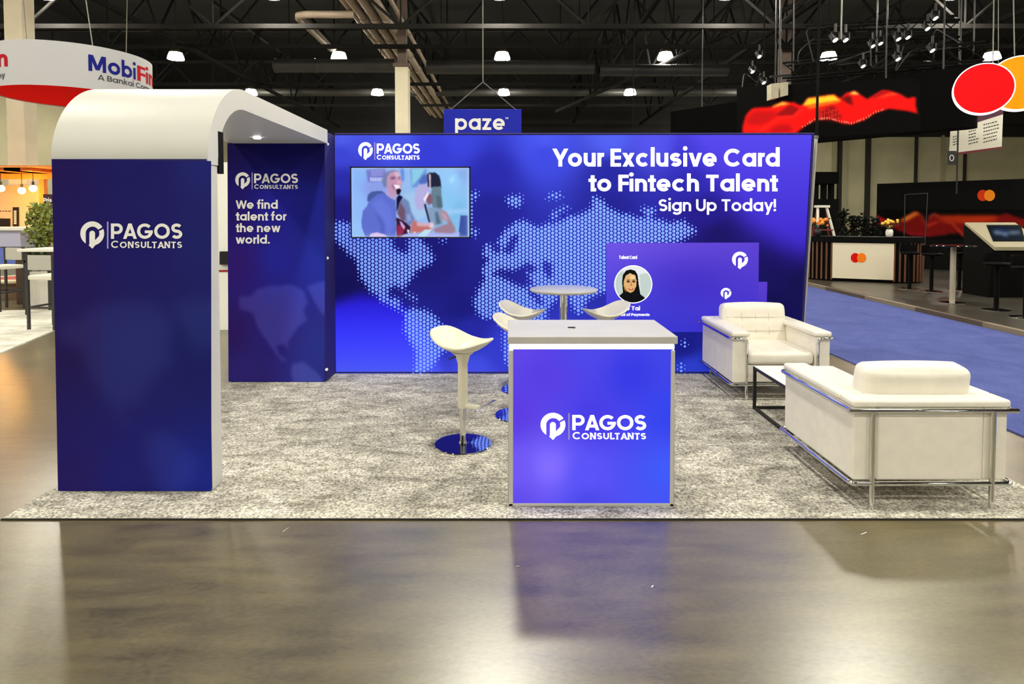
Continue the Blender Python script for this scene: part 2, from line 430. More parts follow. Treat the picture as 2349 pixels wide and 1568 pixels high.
# ------------------------------------------------------------------ the hall: floor, walls, ceiling
def floor_mat():
    m = bpy.data.materials.new('polished_concrete'); m.use_nodes = True; nt = m.node_tree; b = nt.nodes['Principled BSDF']
    tc = nt.nodes.new('ShaderNodeTexCoord'); L = nt.links.new
    def noise(scale, detail, sx=1, sy=1, rot=0.0, dist=0.0):
        mp = nt.nodes.new('ShaderNodeMapping'); mp.inputs['Scale'].default_value = (sx, sy, 1); mp.inputs['Rotation'].default_value = (0, 0, rot)
        n = nt.nodes.new('ShaderNodeTexNoise'); n.inputs['Scale'].default_value = scale; n.inputs['Detail'].default_value = detail; n.inputs['Distortion'].default_value = dist
        L(tc.outputs['Object'], mp.inputs['Vector']); L(mp.outputs['Vector'], n.inputs['Vector']); return n
    n1 = noise(0.9, 8, dist=0.6); n2 = noise(2.4, 10, 1, 4.5, -0.95); n3 = noise(34, 6, 1, 2.2, -0.95)
    r = nt.nodes.new('ShaderNodeValToRGB')
    r.color_ramp.elements[0].position = 0.36; r.color_ramp.elements[0].color = (*lin((58, 51, 33)), 1)
    r.color_ramp.elements[1].position = 0.63; r.color_ramp.elements[1].color = (*lin((114, 104, 72)), 1)
    mixf = nt.nodes.new('ShaderNodeMix'); mixf.inputs[0].default_value = 0.5
    L(n1.outputs['Fac'], mixf.inputs[2]); L(n2.outputs['Fac'], mixf.inputs[3])
    mix2 = nt.nodes.new('ShaderNodeMix'); mix2.inputs[0].default_value = 0.3
    L(mixf.outputs[0], mix2.inputs[2]); L(n3.outputs['Fac'], mix2.inputs[3])
    L(mix2.outputs[0], r.inputs['Fac']); L(r.outputs['Color'], b.inputs['Base Color'])
    rr = nt.nodes.new('ShaderNodeMapRange'); rr.inputs['To Min'].default_value = 0.28; rr.inputs['To Max'].default_value = 0.33
    L(n2.outputs['Fac'], rr.inputs['Value']); L(rr.outputs['Result'], b.inputs['Roughness'])
    b.inputs['IOR'].default_value = 2.4
    return m
struct('floor', MB().box(-28, 42, -16, 46.5, -0.2, 0), floor_mat())
struct('ceiling', MB().box(-28, 42, -16, 46.5, 13, 13.2), mat('black_roof_deck', (5, 5, 6), 0.9, noise=0.3, nscale=1))
WALLM = mat('beige_wall_panel', (178, 172, 142), 0.7, noise=0.1, nscale=0.7)
WALLD = mat('charcoal_wall', (26, 26, 28), 0.85, noise=0.2, nscale=0.5)
mb = MB().box(-28, 42, 46, 46.4, 0, 7.6); struct('wall_back', mb, WALLM)
struct('wall_back_upper', MB().box(-28, 42, 45.9, 46.4, 7.4, 13), WALLD)
struct('wall_left', MB().box(-25.9, -25.5, -16, 46, 0, 9.6), WALLM)
struct('wall_left_upper', MB().box(-25.9, -25.4, -16, 46, 9.4, 13), WALLD)
struct('wall_right', MB().box(41.6, 42, -16, 46, 0, 13), WALLM)
struct('wall_front', MB().box(-28, 42, -16.4, -16, 0, 13), WALLD)
# upright gaps and joints between the movable wall panels
WALLJ = mat('dark_wall_joint', (30, 28, 22), 0.8)
WALLP = mat('pale_wall_post', (150, 146, 120), 0.7)
tr = 0
for px, wd, m_ in ((1990, .30, WALLJ), (1912, .2, WALLP), (1925, .22, WALLJ), (1935, .35, WALLP), (2100, .12, WALLJ), (2160, .12, WALLP), (2212, .1, WALLJ), (1500, .2, WALLP), (1530, .2, WALLP)):
    tr += 1; p = at(px, 400, 45.9)
    struct('trim_%d' % tr, MB().box(p.x - wd / 2, p.x + wd / 2, 45.75, 46, 0, 7.5), m_)
for Y in (33, 36.5, 38.5, 42.5):
    tr += 1; struct('trim_%d' % tr, MB().box(-25.5, -25.4, Y, Y + .25, 0, 9.5), WALLJ)

# building columns
BEIGE = mat('beige_column_paint', (212, 204, 180), 0.6, noise=0.05, nscale=2)
BROWN = mat('brown_steel_paint', (92, 76, 68), 0.6, noise=0.15, nscale=3)
def column(x, y, wd, ztop, label, hi=True):
    mb = MB().box(x - wd / 2, x + wd / 2, y - wd / 2, y + wd / 2, 0, ztop); 
    o = struct('column', mb, BEIGE, bevel=.02); o['label'] = label
    mb = MB().box(x - wd * .62, x + wd * .62, y - wd * .62, y + wd * .62, ztop, ztop + .12); mb.box(x - wd * .33, x + wd * .33, y - wd * .33, y + wd * .33, ztop + .1, 13)
    o2 = struct('column', mb, BROWN); o2['label'] = 'brown steel upper part of ' + label
column(-4.07, 24, .5, 7.25, 'the beige column behind the hanging blue square sign')
column(10.5, 24, .55, 6.2, 'the beige column behind the black beam sign')
column(-13.9, 17.9, .5, 8.8, 'the pale column under the round white hanging sign')

# ------------------------------------------------------------------ roof steel, ducts, pipes
RSTEEL = mat('dark_roof_steel', (34, 33, 32), 0.8, spec=.1, noise=0.2, nscale=2)
RSTEEL2 = mat('black_roof_steel', (17, 17, 17), 0.8, spec=.1, noise=0.2, nscale=2)
def cross_truss(y, z0, z1, x0, x1, step, m, r=.07, ph=0.0):
    mb = MB()
    for z in (z0, z1): mb.box(x0, x1, y - r, y + r, z - r, z + r)
    n = int((x1 - x0) / step)
    for i in range(n):
        a = x0 + ph + i * step
        mb.cyl((a, y, z1), (a + step / 2, y, z0), r * .7, n=6); mb.cyl((a + step / 2, y, z0), (a + step, y, z1), r * .7, n=6)
        mb.cyl((a + step / 2, y, z0), (a + step / 2, y, z1), r * .45, n=6)
    o = struct('roof_truss', mb, m); return o
def long_truss(x, z0, z1, y0, y1, step, m, r=.07):
    mb = MB()
    for z in (z0, z1): mb.box(x - r, x + r, y0, y1, z - r, z + r)
    for i in range(int((y1 - y0) / step)):
        a = y0 + i * step
        mb.cyl((x, a, z1), (x, a + step / 2, z0), r * .7, n=6); mb.cyl((x, a + step / 2, z0), (x, a + step, z1), r * .7, n=6)
    return struct('roof_truss', mb, m)
for y, z0, m_, st_, ph in ((19.95, 7.6, RSTEEL, 5.95, 1.145), (23.4, 7.9, RSTEEL2, 4.2, 0), (30.5, 8.0, RSTEEL2, 5.0, .8), (38.0, 8.3, RSTEEL, 5.0, 0)):
    cross_truss(y, z0, z0 + 2.6, -25.4, 41, st_, m_, ph=ph)
for x, z0, m_ in ((-12.2, 8.0, RSTEEL2), (4.6, 8.3, RSTEEL2), (9.4, 8.2, RSTEEL2), (16.5, 8.2, RSTEEL2), (-4.9, 9.8, RSTEEL2)):
    long_truss(x, z0, z0 + 2.4, 10, 45, 3.4, m_)
mb = MB().cyl((2.7, 36, 7.6), (9.6, 20.5, 8.6), .09, n=8); mb.cyl((9.6, 20.5, 8.6), (12.6, 15, 10.5), .09, n=8)
for k in range(6):
    t = .3 + .11 * k; p = Vector((2.7, 36, 7.6)).lerp(Vector((9.6, 20.5, 8.6)), t); mb.cyl(p, p + Vector((1.3, .2, 2.4)), .05, n=6); mb.cyl(p, p + Vector((-.4, .2, 2.4)), .05, n=6)
struct('roof_truss', mb, RSTEEL)
DUCT = mat('grey_duct_metal', (48, 48, 47), 0.5, 0.0, noise=0.2, nscale=1.5)
def duct(x0, x1, y, z, r, label):
    mb = MB().cyl((x0, y, z), (x1, y, z), r, n=20)
    n = int((x1 - x0) / 1.6)
    for i in range(n): mb.cyl((x0 + i * 1.6, y, z), (x0 + i * 1.6 + .06, y, z), r * 1.06, n=20)
    t = thing('air_duct', label, 'duct', ((x0 + x1) / 2, y, z), 0, 'round ducts under the roof')
    obj('duct_tube', mb, DUCT, t, smooth=True)
    for x in (x0 + .6, x1 - .6): obj('hanger', MB().cyl((x, y, z + r), (x, y, 13), .02, n=6), RSTEEL2, t)
duct(-9.5, -4.6, 25.5, 7.7, .27, 'round grey duct left of the steel column')
duct(-3.4, 3.5, 26, 7.75, .27, 'round grey duct behind the lamp right of the steel column')
duct(3.8, 9.2, 26.5, 7.75, .24, 'round grey duct right of the long hanging cable')
duct(-17, 18, 36.3, 8.75, .22, 'long low round duct just above the far wall')
PIPE = mat('taupe_pipe_paint', (150, 134, 120), 0.55, noise=0.12, nscale=4)
for x, z, r in ((-5.5, 8.75, .10), (-5.15, 8.6, .13), (-4.75, 8.6, .15), (-4.35, 8.6, .15), (-3.95, 8.8, .08)):
    mb = MB().cyl((x, 15, z), (x, 44, z), r, n=14)
    for k in range(10): mb.cyl((x, 17 + k * 2.6, z), (x, 17.12 + k * 2.6, z), r * 1.25, n=14)
    lab = {-5.5: 'thin taupe pipe on the left edge of the roof pipe bundle', -5.15: 'second taupe pipe from the left in the roof pipe bundle', -4.75: 'middle taupe pipe of the roof pipe bundle',
           -4.35: 'thick taupe roof pipe passing beside the steel column', -3.95: 'thinnest taupe pipe on the right edge of the roof bundle'}[x]
    tag(obj('roof_pipe', mb, PIPE, smooth=True), lab, 'pipe', 'pipe bundle under the roof')
for dy, dz, lab in ((0, 0, 'elbow pipe branching left from the bundle, the lower one'), (.35, .12, 'elbow pipe branching left from the bundle, the upper one')):
    mb = MB().tube([(-5.3, 21.6 + dy, 8.5 + dz), (-7.0, 21.6 + dy, 8.5 + dz), (-7.25, 21.7 + dy, 8.5 + dz), (-7.35, 22 + dy, 8.5 + dz), (-7.35, 26 + dy, 8.5 + dz)], .12, 12)
    tag(obj('elbow_pipe', mb, PIPE, smooth=True), lab, 'pipe', 'elbow pipes beside the pipe bundle')

# ------------------------------------------------------------------ high-bay lamps
LENS = mat('lamp_lens', (255, 250, 225), 0.4, emit=(255, 249, 231), es=LAMP)
BOWL = mat('lamp_prismatic_bowl', (255, 246, 205), 0.4, emit=(255, 247, 225), es=86)
SHADE = mat('lamp_reflector', (120, 112, 90), 0.3, 0.6)
def make_lamp():
    t = thing('high_bay_lamp', 'glowing high-bay lamp', 'lamp', (0, 0, 8.3), 0, 'high-bay lamps under the roof')
    obj('reflector', MB().lathe([(.06, .47), (.14, .46), (.24, .36), (.26, .30), (.235, .305), (.12, .42)], n=24), SHADE, t, world=False, smooth=True)
    obj('bowl', MB().lathe([(.25, .305), (.30, .18), (.335, .05), (.335, .03)], n=28, caps=False), BOWL, t, world=False, smooth=True)
    obj('lens', MB().lathe([(1e-6, .0), (.2, .005), (.33, .03)], n=28), LENS, t, world=False)
    obj('ballast', MB().cyl((0, 0, .4), (0, 0, .72), .11, n=12), BLACK, t, world=False)
    obj('rod', MB().cyl((0, 0, .7), (0, 0, 4.7), .02, n=6), BLACK, t, world=False)
    return t
lamp0 = make_lamp(); first = True
rows = [(-11.5, None), (-3.8, None), (3.9, None), (11.6, None), (19.35, 'the topmost row at the picture edge'), (27.0, 'the middle row under the roof'), (34.8, 'the low third row'), (42.2, 'the farthest row')]
ordn = ['first', 'second', 'third', 'fourth', 'fifth', 'sixth', 'seventh', 'eighth', 'ninth']
for Y, nm in rows:
    seen = 0
    for k in range(-3, 6):
        x = -.3 + 7 * k
        if x > 30: continue
        if Y > 40 and k not in (2, -1): continue
        if Y > 30 and k > 3: continue
        lm = lamp0 if first else copy_tree(lamp0); first = False
        lm.location = (x, Y, 8.3)
        px = CX + F * x / Y
        if nm and -20 < px < 2360:
            lm['label'] = 'glowing high-bay lamp, %s from the left in %s' % (ordn[seen], nm); seen += 1
        else:
            lm['label'] = 'high-bay lamp of the hall roof, beyond the picture edge'; lm['group'] = 'high-bay lamps beyond the picture edge'

# ------------------------------------------------------------------ carpets and raised floor
def carpet_mat(name, c0, c1, scale=3.0, sx=1.0, sy=3.0, contrast=(0.35, 0.62), fine=0.5):
    m = bpy.data.materials.new(name); m.use_nodes = True; nt = m.node_tree; b = nt.nodes['Principled BSDF']; L = nt.links.new
    tc = nt.nodes.new('ShaderNodeTexCoord'); mp = nt.nodes.new('ShaderNodeMapping'); mp.inputs['Scale'].default_value = (sx, sy, 1)
    L(tc.outputs['Object'], mp.inputs['Vector'])
    n1 = nt.nodes.new('ShaderNodeTexNoise'); n1.inputs['Scale'].default_value = scale; n1.inputs['Detail'].default_value = 12; n1.inputs['Roughness'].default_value = 0.76; n1.inputs['Distortion'].default_value = 0.5
    n2 = nt.nodes.new('ShaderNodeTexNoise'); n2.inputs['Scale'].default_value = 75; n2.inputs['Detail'].default_value = 4
    L(mp.outputs['Vector'], n1.inputs['Vector']); L(tc.outputs['Object'], n2.inputs['Vector'])
    r = nt.nodes.new('ShaderNodeValToRGB'); r.color_ramp.elements[0].position, r.color_ramp.elements[1].position = contrast
    r.color_ramp.elements[0].color = (*lin(c0), 1); r.color_ramp.elements[1].color = (*lin(c1), 1)
    L(n1.outputs['Fac'], r.inputs['Fac'])
    mr = nt.nodes.new('ShaderNodeMapRange'); mr.inputs['From Min'].default_value = .3; mr.inputs['From Max'].default_value = .7; mr.inputs['To Min'].default_value = 1 - fine; mr.inputs['To Max'].default_value = 1 + fine * .6
    L(n2.outputs['Fac'], mr.inputs['Value'])
    mx = nt.nodes.new('ShaderNodeVectorMath'); mx.operation = 'SCALE'
    L(r.outputs['Color'], mx.inputs[0]); L(mr.outputs['Result'], mx.inputs['Scale']); L(mx.outputs[0], b.inputs['Base Color'])
    b.inputs['Roughness'].default_value = 0.95; b.inputs['Specular IOR Level'].default_value = 0.1
    bp = nt.nodes.new('ShaderNodeBump'); bp.inputs['Strength'].default_value = 0.7; bp.inputs['Distance'].default_value = 0.006
    L(n2.outputs['Fac'], bp.inputs['Height']); L(bp.outputs['Normal'], b.inputs['Normal'])
    return m
GREYCARP = carpet_mat('mottled_grey_carpet', (128, 123, 112), (216, 212, 200), 3.4, 1.0, 2.0, contrast=(.34, .60), fine=.75)
bc_ = tag(obj('booth_carpet', MB().box(-2.7, 3.07, 3.265, 6.312, 0, .008), GREYCARP, bevel=.004),
    'mottled grey carpet lying under the blue exhibition stand', 'carpet')
obj('edge_shadow_strip', MB().box(-2.702, 3.072, 3.256, 3.267, 0, .0072), mat('carpet_edge_shadow', (30, 27, 22), .9), bc_)  # dark strip standing in for the shadow under the carpet's front edge
BLUECARP = carpet_mat('blue_aisle_carpet', (72, 82, 142), (86, 96, 158), 2.0, 1, 1, fine=.25)
tag(obj('aisle_carpet', MB().box(3.76, 6.85, 1.4, 27, 0, .012), BLUECARP), 'blue carpet strip in the aisle right of the armchairs', 'carpet')
DARKFL = mat('dark_plank_floor', (58, 54, 47), 0.3, noise=0.2, nscale=1.2)
pf = thing('raised_floor', 'low dark raised floor under the black stand with wood counter', 'platform', (11, 14, 0))
obj('deck', MB().box(6.97, 16.5, 6, 27, .0, .08), DARKFL, pf)
for i in range(14):
    y = 6 + i * 1.5; obj('edge_strip', MB().box(6.87, 6.97, y, y + 1.5, 0, .075), mat('taupe_edge', (128, 116, 96), .5) if i % 2 else mat('brown_edge', (84, 70, 56), .5), pf)
PALECARP = carpet_mat('pale_carpet', (178, 176, 162), (232, 230, 220), 1.2, 1, 2, fine=.25)
tag(obj('neighbour_carpet', MB().prism([(-5.42, 5.4), (-6.95, 10.6), (-15.5, 10.4), (-14.5, 5.2)], 'z', 0, .015), PALECARP), 'pale mottled carpet under the high table left of the arch', 'carpet')

# ------------------------------------------------------------------ world map outlines (drawn on the big wall)
def zz(s, ox, oy, pts): return [(ox + x / s, oy + y / s) for x, y in pts]
Z5 = lambda p: zz(3.483, 760, 420, p)
Z8 = lambda p: zz(2.7035, 1050, 300, p)
LAND = [
    Z5([(30, 300), (140, 320), (160, 300), (330, 260), (480, 300), (485, 440), (490, 500), (520, 520), (555, 530), (585, 570), (605, 540), (610, 440), (700, 380), (735, 470), (775, 500), (800, 560), (835, 620), (800, 640), (745, 670), (700, 690), (665, 730), (640, 770), (610, 800), (590, 830), (600, 880), (580, 890), (575, 840), (540, 825), (470, 830), (450, 880), (470, 920), (520, 905), (560, 940), (555, 1000), (600, 1030), (590, 1055), (540, 1020), (480, 980), (430, 960), (390, 940), (350, 890), (300, 860), (270, 800), (225, 760), (215, 700), (200, 610), (140, 580), (110, 520), (50, 480), (30, 460)]),
    Z5([(580, 870), (640, 890), (700, 930), (680, 950), (620, 920)]),
    Z5([(600, 1020), (670, 990), (740, 1010), (830, 1060), (870, 1110), (920, 1150), (940, 1230), (930, 1340), (880, 1360), (850, 1410), (800, 1470), (760, 1520), (650, 1530), (665, 1440), (680, 1400), (660, 1320), (620, 1260), (580, 1180), (590, 1100)]),
    Z5([(1110, 70), (1160, 70), (1195, 80), (1160, 120), (1130, 140), (1128, 330), (1110, 330)]),
    Z5([(1110, 360), (1160, 360), (1185, 385), (1150, 425), (1110, 420)]),
    Z5([(860, 440), (930, 440), (910, 490), (880, 470)]),
    Z8([(295, 410), (400, 395), (405, 450), (350, 475), (300, 450)]), Z8([(525, 405), (600, 385), (680, 395), (600, 425)]),
    Z8([(570, 540), (600, 490), (690, 460), (680, 490), (620, 520), (600, 570)]),
    Z8([(1130, 490), (1180, 470), (1240, 495), (1200, 530)]),
    Z8([(165, 700), (205, 700), (240, 780), (200, 810), (150, 770)]),
    Z8([(205, 800), (270, 740), (240, 680), (310, 600), (350, 565), (410, 550), (440, 570), (500, 595), (560, 575), (640, 560), (690, 530), (760, 515), (830, 480), (840, 400), (880, 410), (910, 440), (930, 470), (990, 505), (1060, 515), (1130, 540), (1180, 525), (1230, 545), (1300, 565), (1400, 555), (1450, 590), (1510, 625), (1440, 640), (1400, 680), (1330, 695), (1100, 720), (960, 760), (950, 1000), (880, 1010), (830, 1030), (800, 1060), (765, 1140), (735, 1140), (700, 1070), (690, 1030), (640, 1010), (600, 1060), (560, 1120), (500, 1300), (470, 1400), (330, 1480), (290, 1420), (280, 1230), (240, 1165), (160, 1165), (115, 1120), (100, 1060), (120, 990), (160, 930), (150, 850), (165, 830)]),
    Z8([(1370, 1300), (1440, 1310), (1400, 1345)]), Z8([(1365, 1440), (1400, 1440), (1400, 1510), (1365, 1510)]),
]
SEA = [Z8([(220, 890), (270, 850), (330, 870), (390, 850), (440, 900), (460, 950), (420, 965), (350, 955), (300, 920)]), Z8([(395, 840), (440, 820), (490, 845), (480, 870), (420, 875)]), Z8([(530, 830), (560, 800), (585, 850), (580, 920), (550, 900)]),
       Z8([(320, 690), (345, 640), (370, 660), (350, 740), (310, 760), (290, 740)]), Z8([(435, 960), (470, 985), (530, 1060), (510, 1075), (450, 1010)])]

# ------------------------------------------------------------------ backlit stand wall
YW = 6.32
wall_root = thing('backlit_wall', 'wide backlit blue fabric wall with dotted world map and headline', 'display wall', (0.65, YW, 0))
TL, TR, BR, BL = (768, 310), (1862, 309), (1831, 856), (769, 856)
def wall_cols(X, Y):
    pts = [(780, 320, (78, 92, 235)), (900, 316, (74, 88, 236)), (1050, 318, (58, 68, 225)), (1250, 320, (76, 90, 244)), (1400, 318, (82, 98, 246)), (1500, 320, (84, 84, 240)), (1640, 318, (74, 62, 232)), (1850, 320, (84, 70, 236)),
           (780, 350, (62, 70, 218)), (1000, 350, (52, 60, 214)), (1250, 350, (62, 74, 230)), (1600, 350, (58, 52, 205)),
           (780, 420, (42, 44, 172)), (1130, 400, (40, 42, 176)), (1400, 400, (38, 40, 165)), (1600, 420, (46, 40, 178)),
           (780, 480, (32, 28, 130)), (1130, 480, (34, 34, 150)), (1400, 480, (34, 34, 150)), (1620, 480, (36, 26, 140)),
           (780, 600, (22, 18, 92)), (1000, 600, (27, 24, 118)), (1100, 650, (30, 29, 132)), (1350, 580, (38, 44, 170)), (1650, 545, (26, 18, 104)), (1845, 640, (18, 14, 78)), (1800, 600, (22, 14, 92)),
           (780, 655, (18, 16, 84)), (1060, 700, (26, 26, 126)), (1080, 760, (36, 40, 165)), (1150, 800, (52, 60, 208)), (1090, 850, (66, 78, 232)), (1300, 845, (60, 72, 225)), (1585, 845, (44, 62, 206)), (1570, 790, (25, 28, 135)),
           (1780, 720, (16, 12, 78)), (1830, 800, (16, 12, 78)), (1700, 850, (30, 36, 150)), (1840, 850, (22, 20, 100))]
    img = idw(X, Y, pts, 3.2)
    blob = [(760, 702), (790, 685), (830, 675), (880, 682), (925, 700), (970, 740), (1000, 790), (1020, 870), (760, 870)]
    def cb(A, B):
        t = np.clip((B - 680) / 180, 0, 1)[..., None]
        return np.array([38, 26, 205.]) * (1 - t) + np.array([78, 92, 246.]) * t + np.array([0, 0, 30.]) * np.sin(t * 3.14)
    img = paint(img, X, Y, blob, cb, 2)
    tri = [(1560, 300), (1880, 300), (1880, 600), (1790, 572), (1720, 520), (1670, 450), (1630, 390)]
    def cb2(A, B):
        t = np.clip((B - 310) / 270, 0, 1)[..., None]
        return np.array([86, 72, 240.]) * (1 - t) + np.array([62, 40, 205.]) * t
    return paint(img, X, Y, tri, cb2, 5)
fabric = picture('fabric_panel', [TL, TR, BR, BL], 220, 110, wall_cols, vplane(YW), P_BACK, wall_root)
a, b, c, d = [at(*q, YW) for q in (TL, TR, BR, BL)]
mb = MB()
out = 0.022
fr = [(a.x + .004, a.z + out), (b.x + .03, b.z + out), (c.x + .03, 0.009), (d.x + .004, 0.009)]
mb.prism([fr[0], fr[1], fr[2], fr[3]], 'y', YW + .004, YW + .13)
obj('wall_frame', mb, NAVY_DK, wall_root)
rim = MB()
def rbar(p, q, r=.012): rim.cyl(p, q, r, n=8)
rbar((a.x, YW + .006, a.z + .01), (b.x + .02, YW + .006, b.z + .01)); rbar((b.x + .02, YW + .006, b.z + .01), (c.x + .02, YW + .006, .02)); rbar((d.x, YW + .006, .018), (c.x, YW + .006, .018), .009)
obj('frame_edge', rim, NAVY_DK, wall_root)
WV = lambda off: vplane(YW, off)
# map dots
mb = MB(); cs, vs_ = 8.42, 8.66
col_i = 0; xx = 771.0
land_np = LAND
while xx < 1600:
    yy = 400 + (vs_ / 2 if col_i % 2 else 0)
    ys = np.arange(yy, 860, vs_); xs = np.full_like(ys, xx)
    m_ = np.zeros(ys.shape, bool)
    for p in LAND: m_ |= inside(p, xs, ys)
    for p in SEA: m_ &= ~inside(p, xs, ys)
    # count land all round to size the dot
    cnt = np.zeros(ys.shape)
    for dx, dy in ((8, 0), (-8, 0), (0, 8), (0, -8), (6, 6), (-6, 6), (6, -6), (-6, -6)):
        q = np.zeros(ys.shape, bool)
        for p in LAND: q |= inside(p, xs + dx, ys + dy)
        for p in SEA: q &= ~inside(p, xs + dx, ys + dy)
        cnt += q
    for y, k, n in zip(ys, m_, cnt):
        if not k and n < 2: continue
        r = (2.1 + 1.75 * n / 8) if k else (0.8 + .25 * n)
        mb.polys([[(xx + r * math.cos(t * math.pi / 4), y + r * math.sin(t * math.pi / 4)) for t in range(8)]], WV(.0015), 0)
    xx += cs; col_i += 1
DOTS = mat('light_blue_print', (96, 128, 235), 0.6, emit=(104, 138, 248), es=0.85)
obj('world_map', mb, DOTS, fabric)
logo(822, 326, 963, 367, WV(.003), LITW, fabric)
lettering('headline_lettering', 'Your Exclusive Card', 1267, 1788, 341, 381.8, WV(.003), LITW, fabric, w=.205)
lettering('headline_lettering', 'to Fintech Talent', 1350, 1784, 400.8, 438.6, WV(.003), LITW, fabric, w=.205)
lettering('headline_lettering', 'Sign Up Today!', 1511, 1780, 457, 484, WV(.003), LITW, fabric, w=.17)
# printed membership cards
def card_cols(X, Y):
    t = np.clip((Y - 557) / 200, 0, 1)[..., None]; u = np.clip((X - 1392) / 350, 0, 1)[..., None]
    c = (np.array([112, 84, 232.]) * (1 - u) + np.array([92, 66, 212.]) * u) * (1 - t) + (np.array([52, 56, 215.]) * (1 - u) + np.array([66, 50, 205.]) * u) * t
    m = np.exp(-(((X - 1580) / 110) ** 2 + ((Y - 640) / 60) ** 2))[..., None] * 14
    return c - m
def card2_cols(X, Y):
    t = np.clip((Y - 645) / 115, 0, 1)[..., None]
    return np.array([92, 62, 208.]) * (1 - t) + np.array([60, 50, 205.]) * t + 0 * X[..., None]
picture('printed_card', [(1640, 646), (1760, 646), (1757, 757), (1640, 757)], 16, 12, card2_cols, WV(.0022), P_BACK, fabric)
cd = picture('printed_card', [(1391, 557), (1741, 556), (1738, 761), (1390, 761)], 40, 24, card_cols, WV(.003), P_BACK, fabric)
logo(1679, 577, 1715, 617, WV(.005), LITW, fabric, True)
logo(1653, 660, 1677, 686, WV(.005), LITW, fabric, True)
lettering('card_lettering', 'Talent Card', 1420, 1461, 586, 593.5, WV(.005), LITW, fabric, w=.2)
lettering('card_lettering', 'osie Tai', 1416, 1468, 702, 711, WV(.005), LITW, fabric, w=.2)
lettering('card_lettering', 'Head of Payments', 1411, 1490, 718, 724, WV(.005), LITW, fabric, w=.18)
def q5(p): return [(1380 + x * 400 / 2349, 550 + y * 200 / 1174) for x, y in p]
def face_cols(X, Y):
    img = np.zeros(X.shape + (3,)) + np.array([196, 212, 206.])
    img = paint(img, X, Y, q5([(430, 330), (500, 360), (520, 700), (480, 820), (300, 350)]), (240, 244, 246), 2)
    img = paint(img, X, Y, q5(ell(470, 400, 200, 60)), (232, 238, 240), 2)
    img = paint(img, X, Y, q5([(275, 560), (285, 470), (330, 410), (390, 396), (450, 412), (485, 470), (500, 600), (520, 720), (470, 790), (300, 790), (285, 700)]), (14, 12, 12))
    img = paint(img, X, Y, q5([(180, 800), (240, 745), (310, 690), (470, 660), (520, 730), (600, 790), (600, 900), (180, 900)]), (12, 14, 18))
    img = paint(img, X, Y, q5([(300, 640), (296, 560), (325, 480), (385, 445), (440, 480), (470, 540), (466, 620), (430, 690), (388, 712), (345, 690)]), (228, 180, 118))
    img = paint(img, X, Y, q5(ell(420, 500, 40, 36)), (246, 208, 150), 1)
    for ex in (358, 432): img = paint(img, X, Y, q5(ell(ex, 562, 24, 10)), (46, 28, 20))
    for ex in (358, 432): img = paint(img, X, Y, q5(ell(ex, 540, 28, 6)), (90, 56, 34))
    img = paint(img, X, Y, q5([(395, 560), (412, 615), (392, 622), (384, 610)]), (190, 136, 84))
    img = paint(img, X, Y, q5([(350, 648), (395, 662), (432, 645), (415, 676), (380, 678)]), (196, 60, 44))
    img = paint(img, X, Y, q5([(372, 655), (412, 655), (395, 666)]), (250, 236, 220))
    img = paint(img, X, Y, q5([(300, 600), (318, 650), (345, 690), (330, 700), (300, 660)]), (176, 124, 60), 1)
    return img
picture('portrait_photo', [(1408, 608), (1497, 608), (1497, 697), (1408, 697)], 120, 120, face_cols, WV(.005), P_BACK, fabric, mask=lambda x, y: (x - 1452.3) ** 2 + (y - 651.7) ** 2 < 43.2 ** 2)
ring = [[(1452.3 + r * math.cos(t), 651.7 + r * math.sin(t)) for r, t in ((41.8, a0), (43.6, a0), (43.6, a1), (41.8, a1))] for a0, a1 in [(i * math.pi / 24, (i + 1) * math.pi / 24) for i in range(48)]]
obj('portrait_ring', MB().polys(ring, WV(.007)), LITW, fabric)

# ------------------------------------------------------------------ television on the wall
tv = thing('television', 'flat television on the blue wall showing two seated people laughing', 'television', tuple(at(941, 464, YW - .05)))
YT = YW - .055
A_, B_, C_, D_ = [at(*q, YT) for q in ((803, 382), (1079, 382), (1079, 546), (803, 546))]
obj('casing', MB().box(A_.x, B_.x, YT + .004, YW - .004, D_.z, A_.z), BLACK, tv, bevel=.006)
bz = MB(); wv = .013
bz.box(A_.x, B_.x, YT - .003, YT + .01, A_.z - wv, A_.z); bz.box(A_.x, B_.x, YT - .003, YT + .01, D_.z, D_.z + wv)
bz.box(A_.x, A_.x + wv, YT - .003, YT + .01, D_.z, A_.z); bz.box(B_.x - wv, B_.x, YT - .003, YT + .01, D_.z, A_.z)
obj('bezel', bz, BLACK, tv)
def q4(p): return [(780 + x * 320 / 2349, 370 + y * 190 / 1395) for x, y in p]
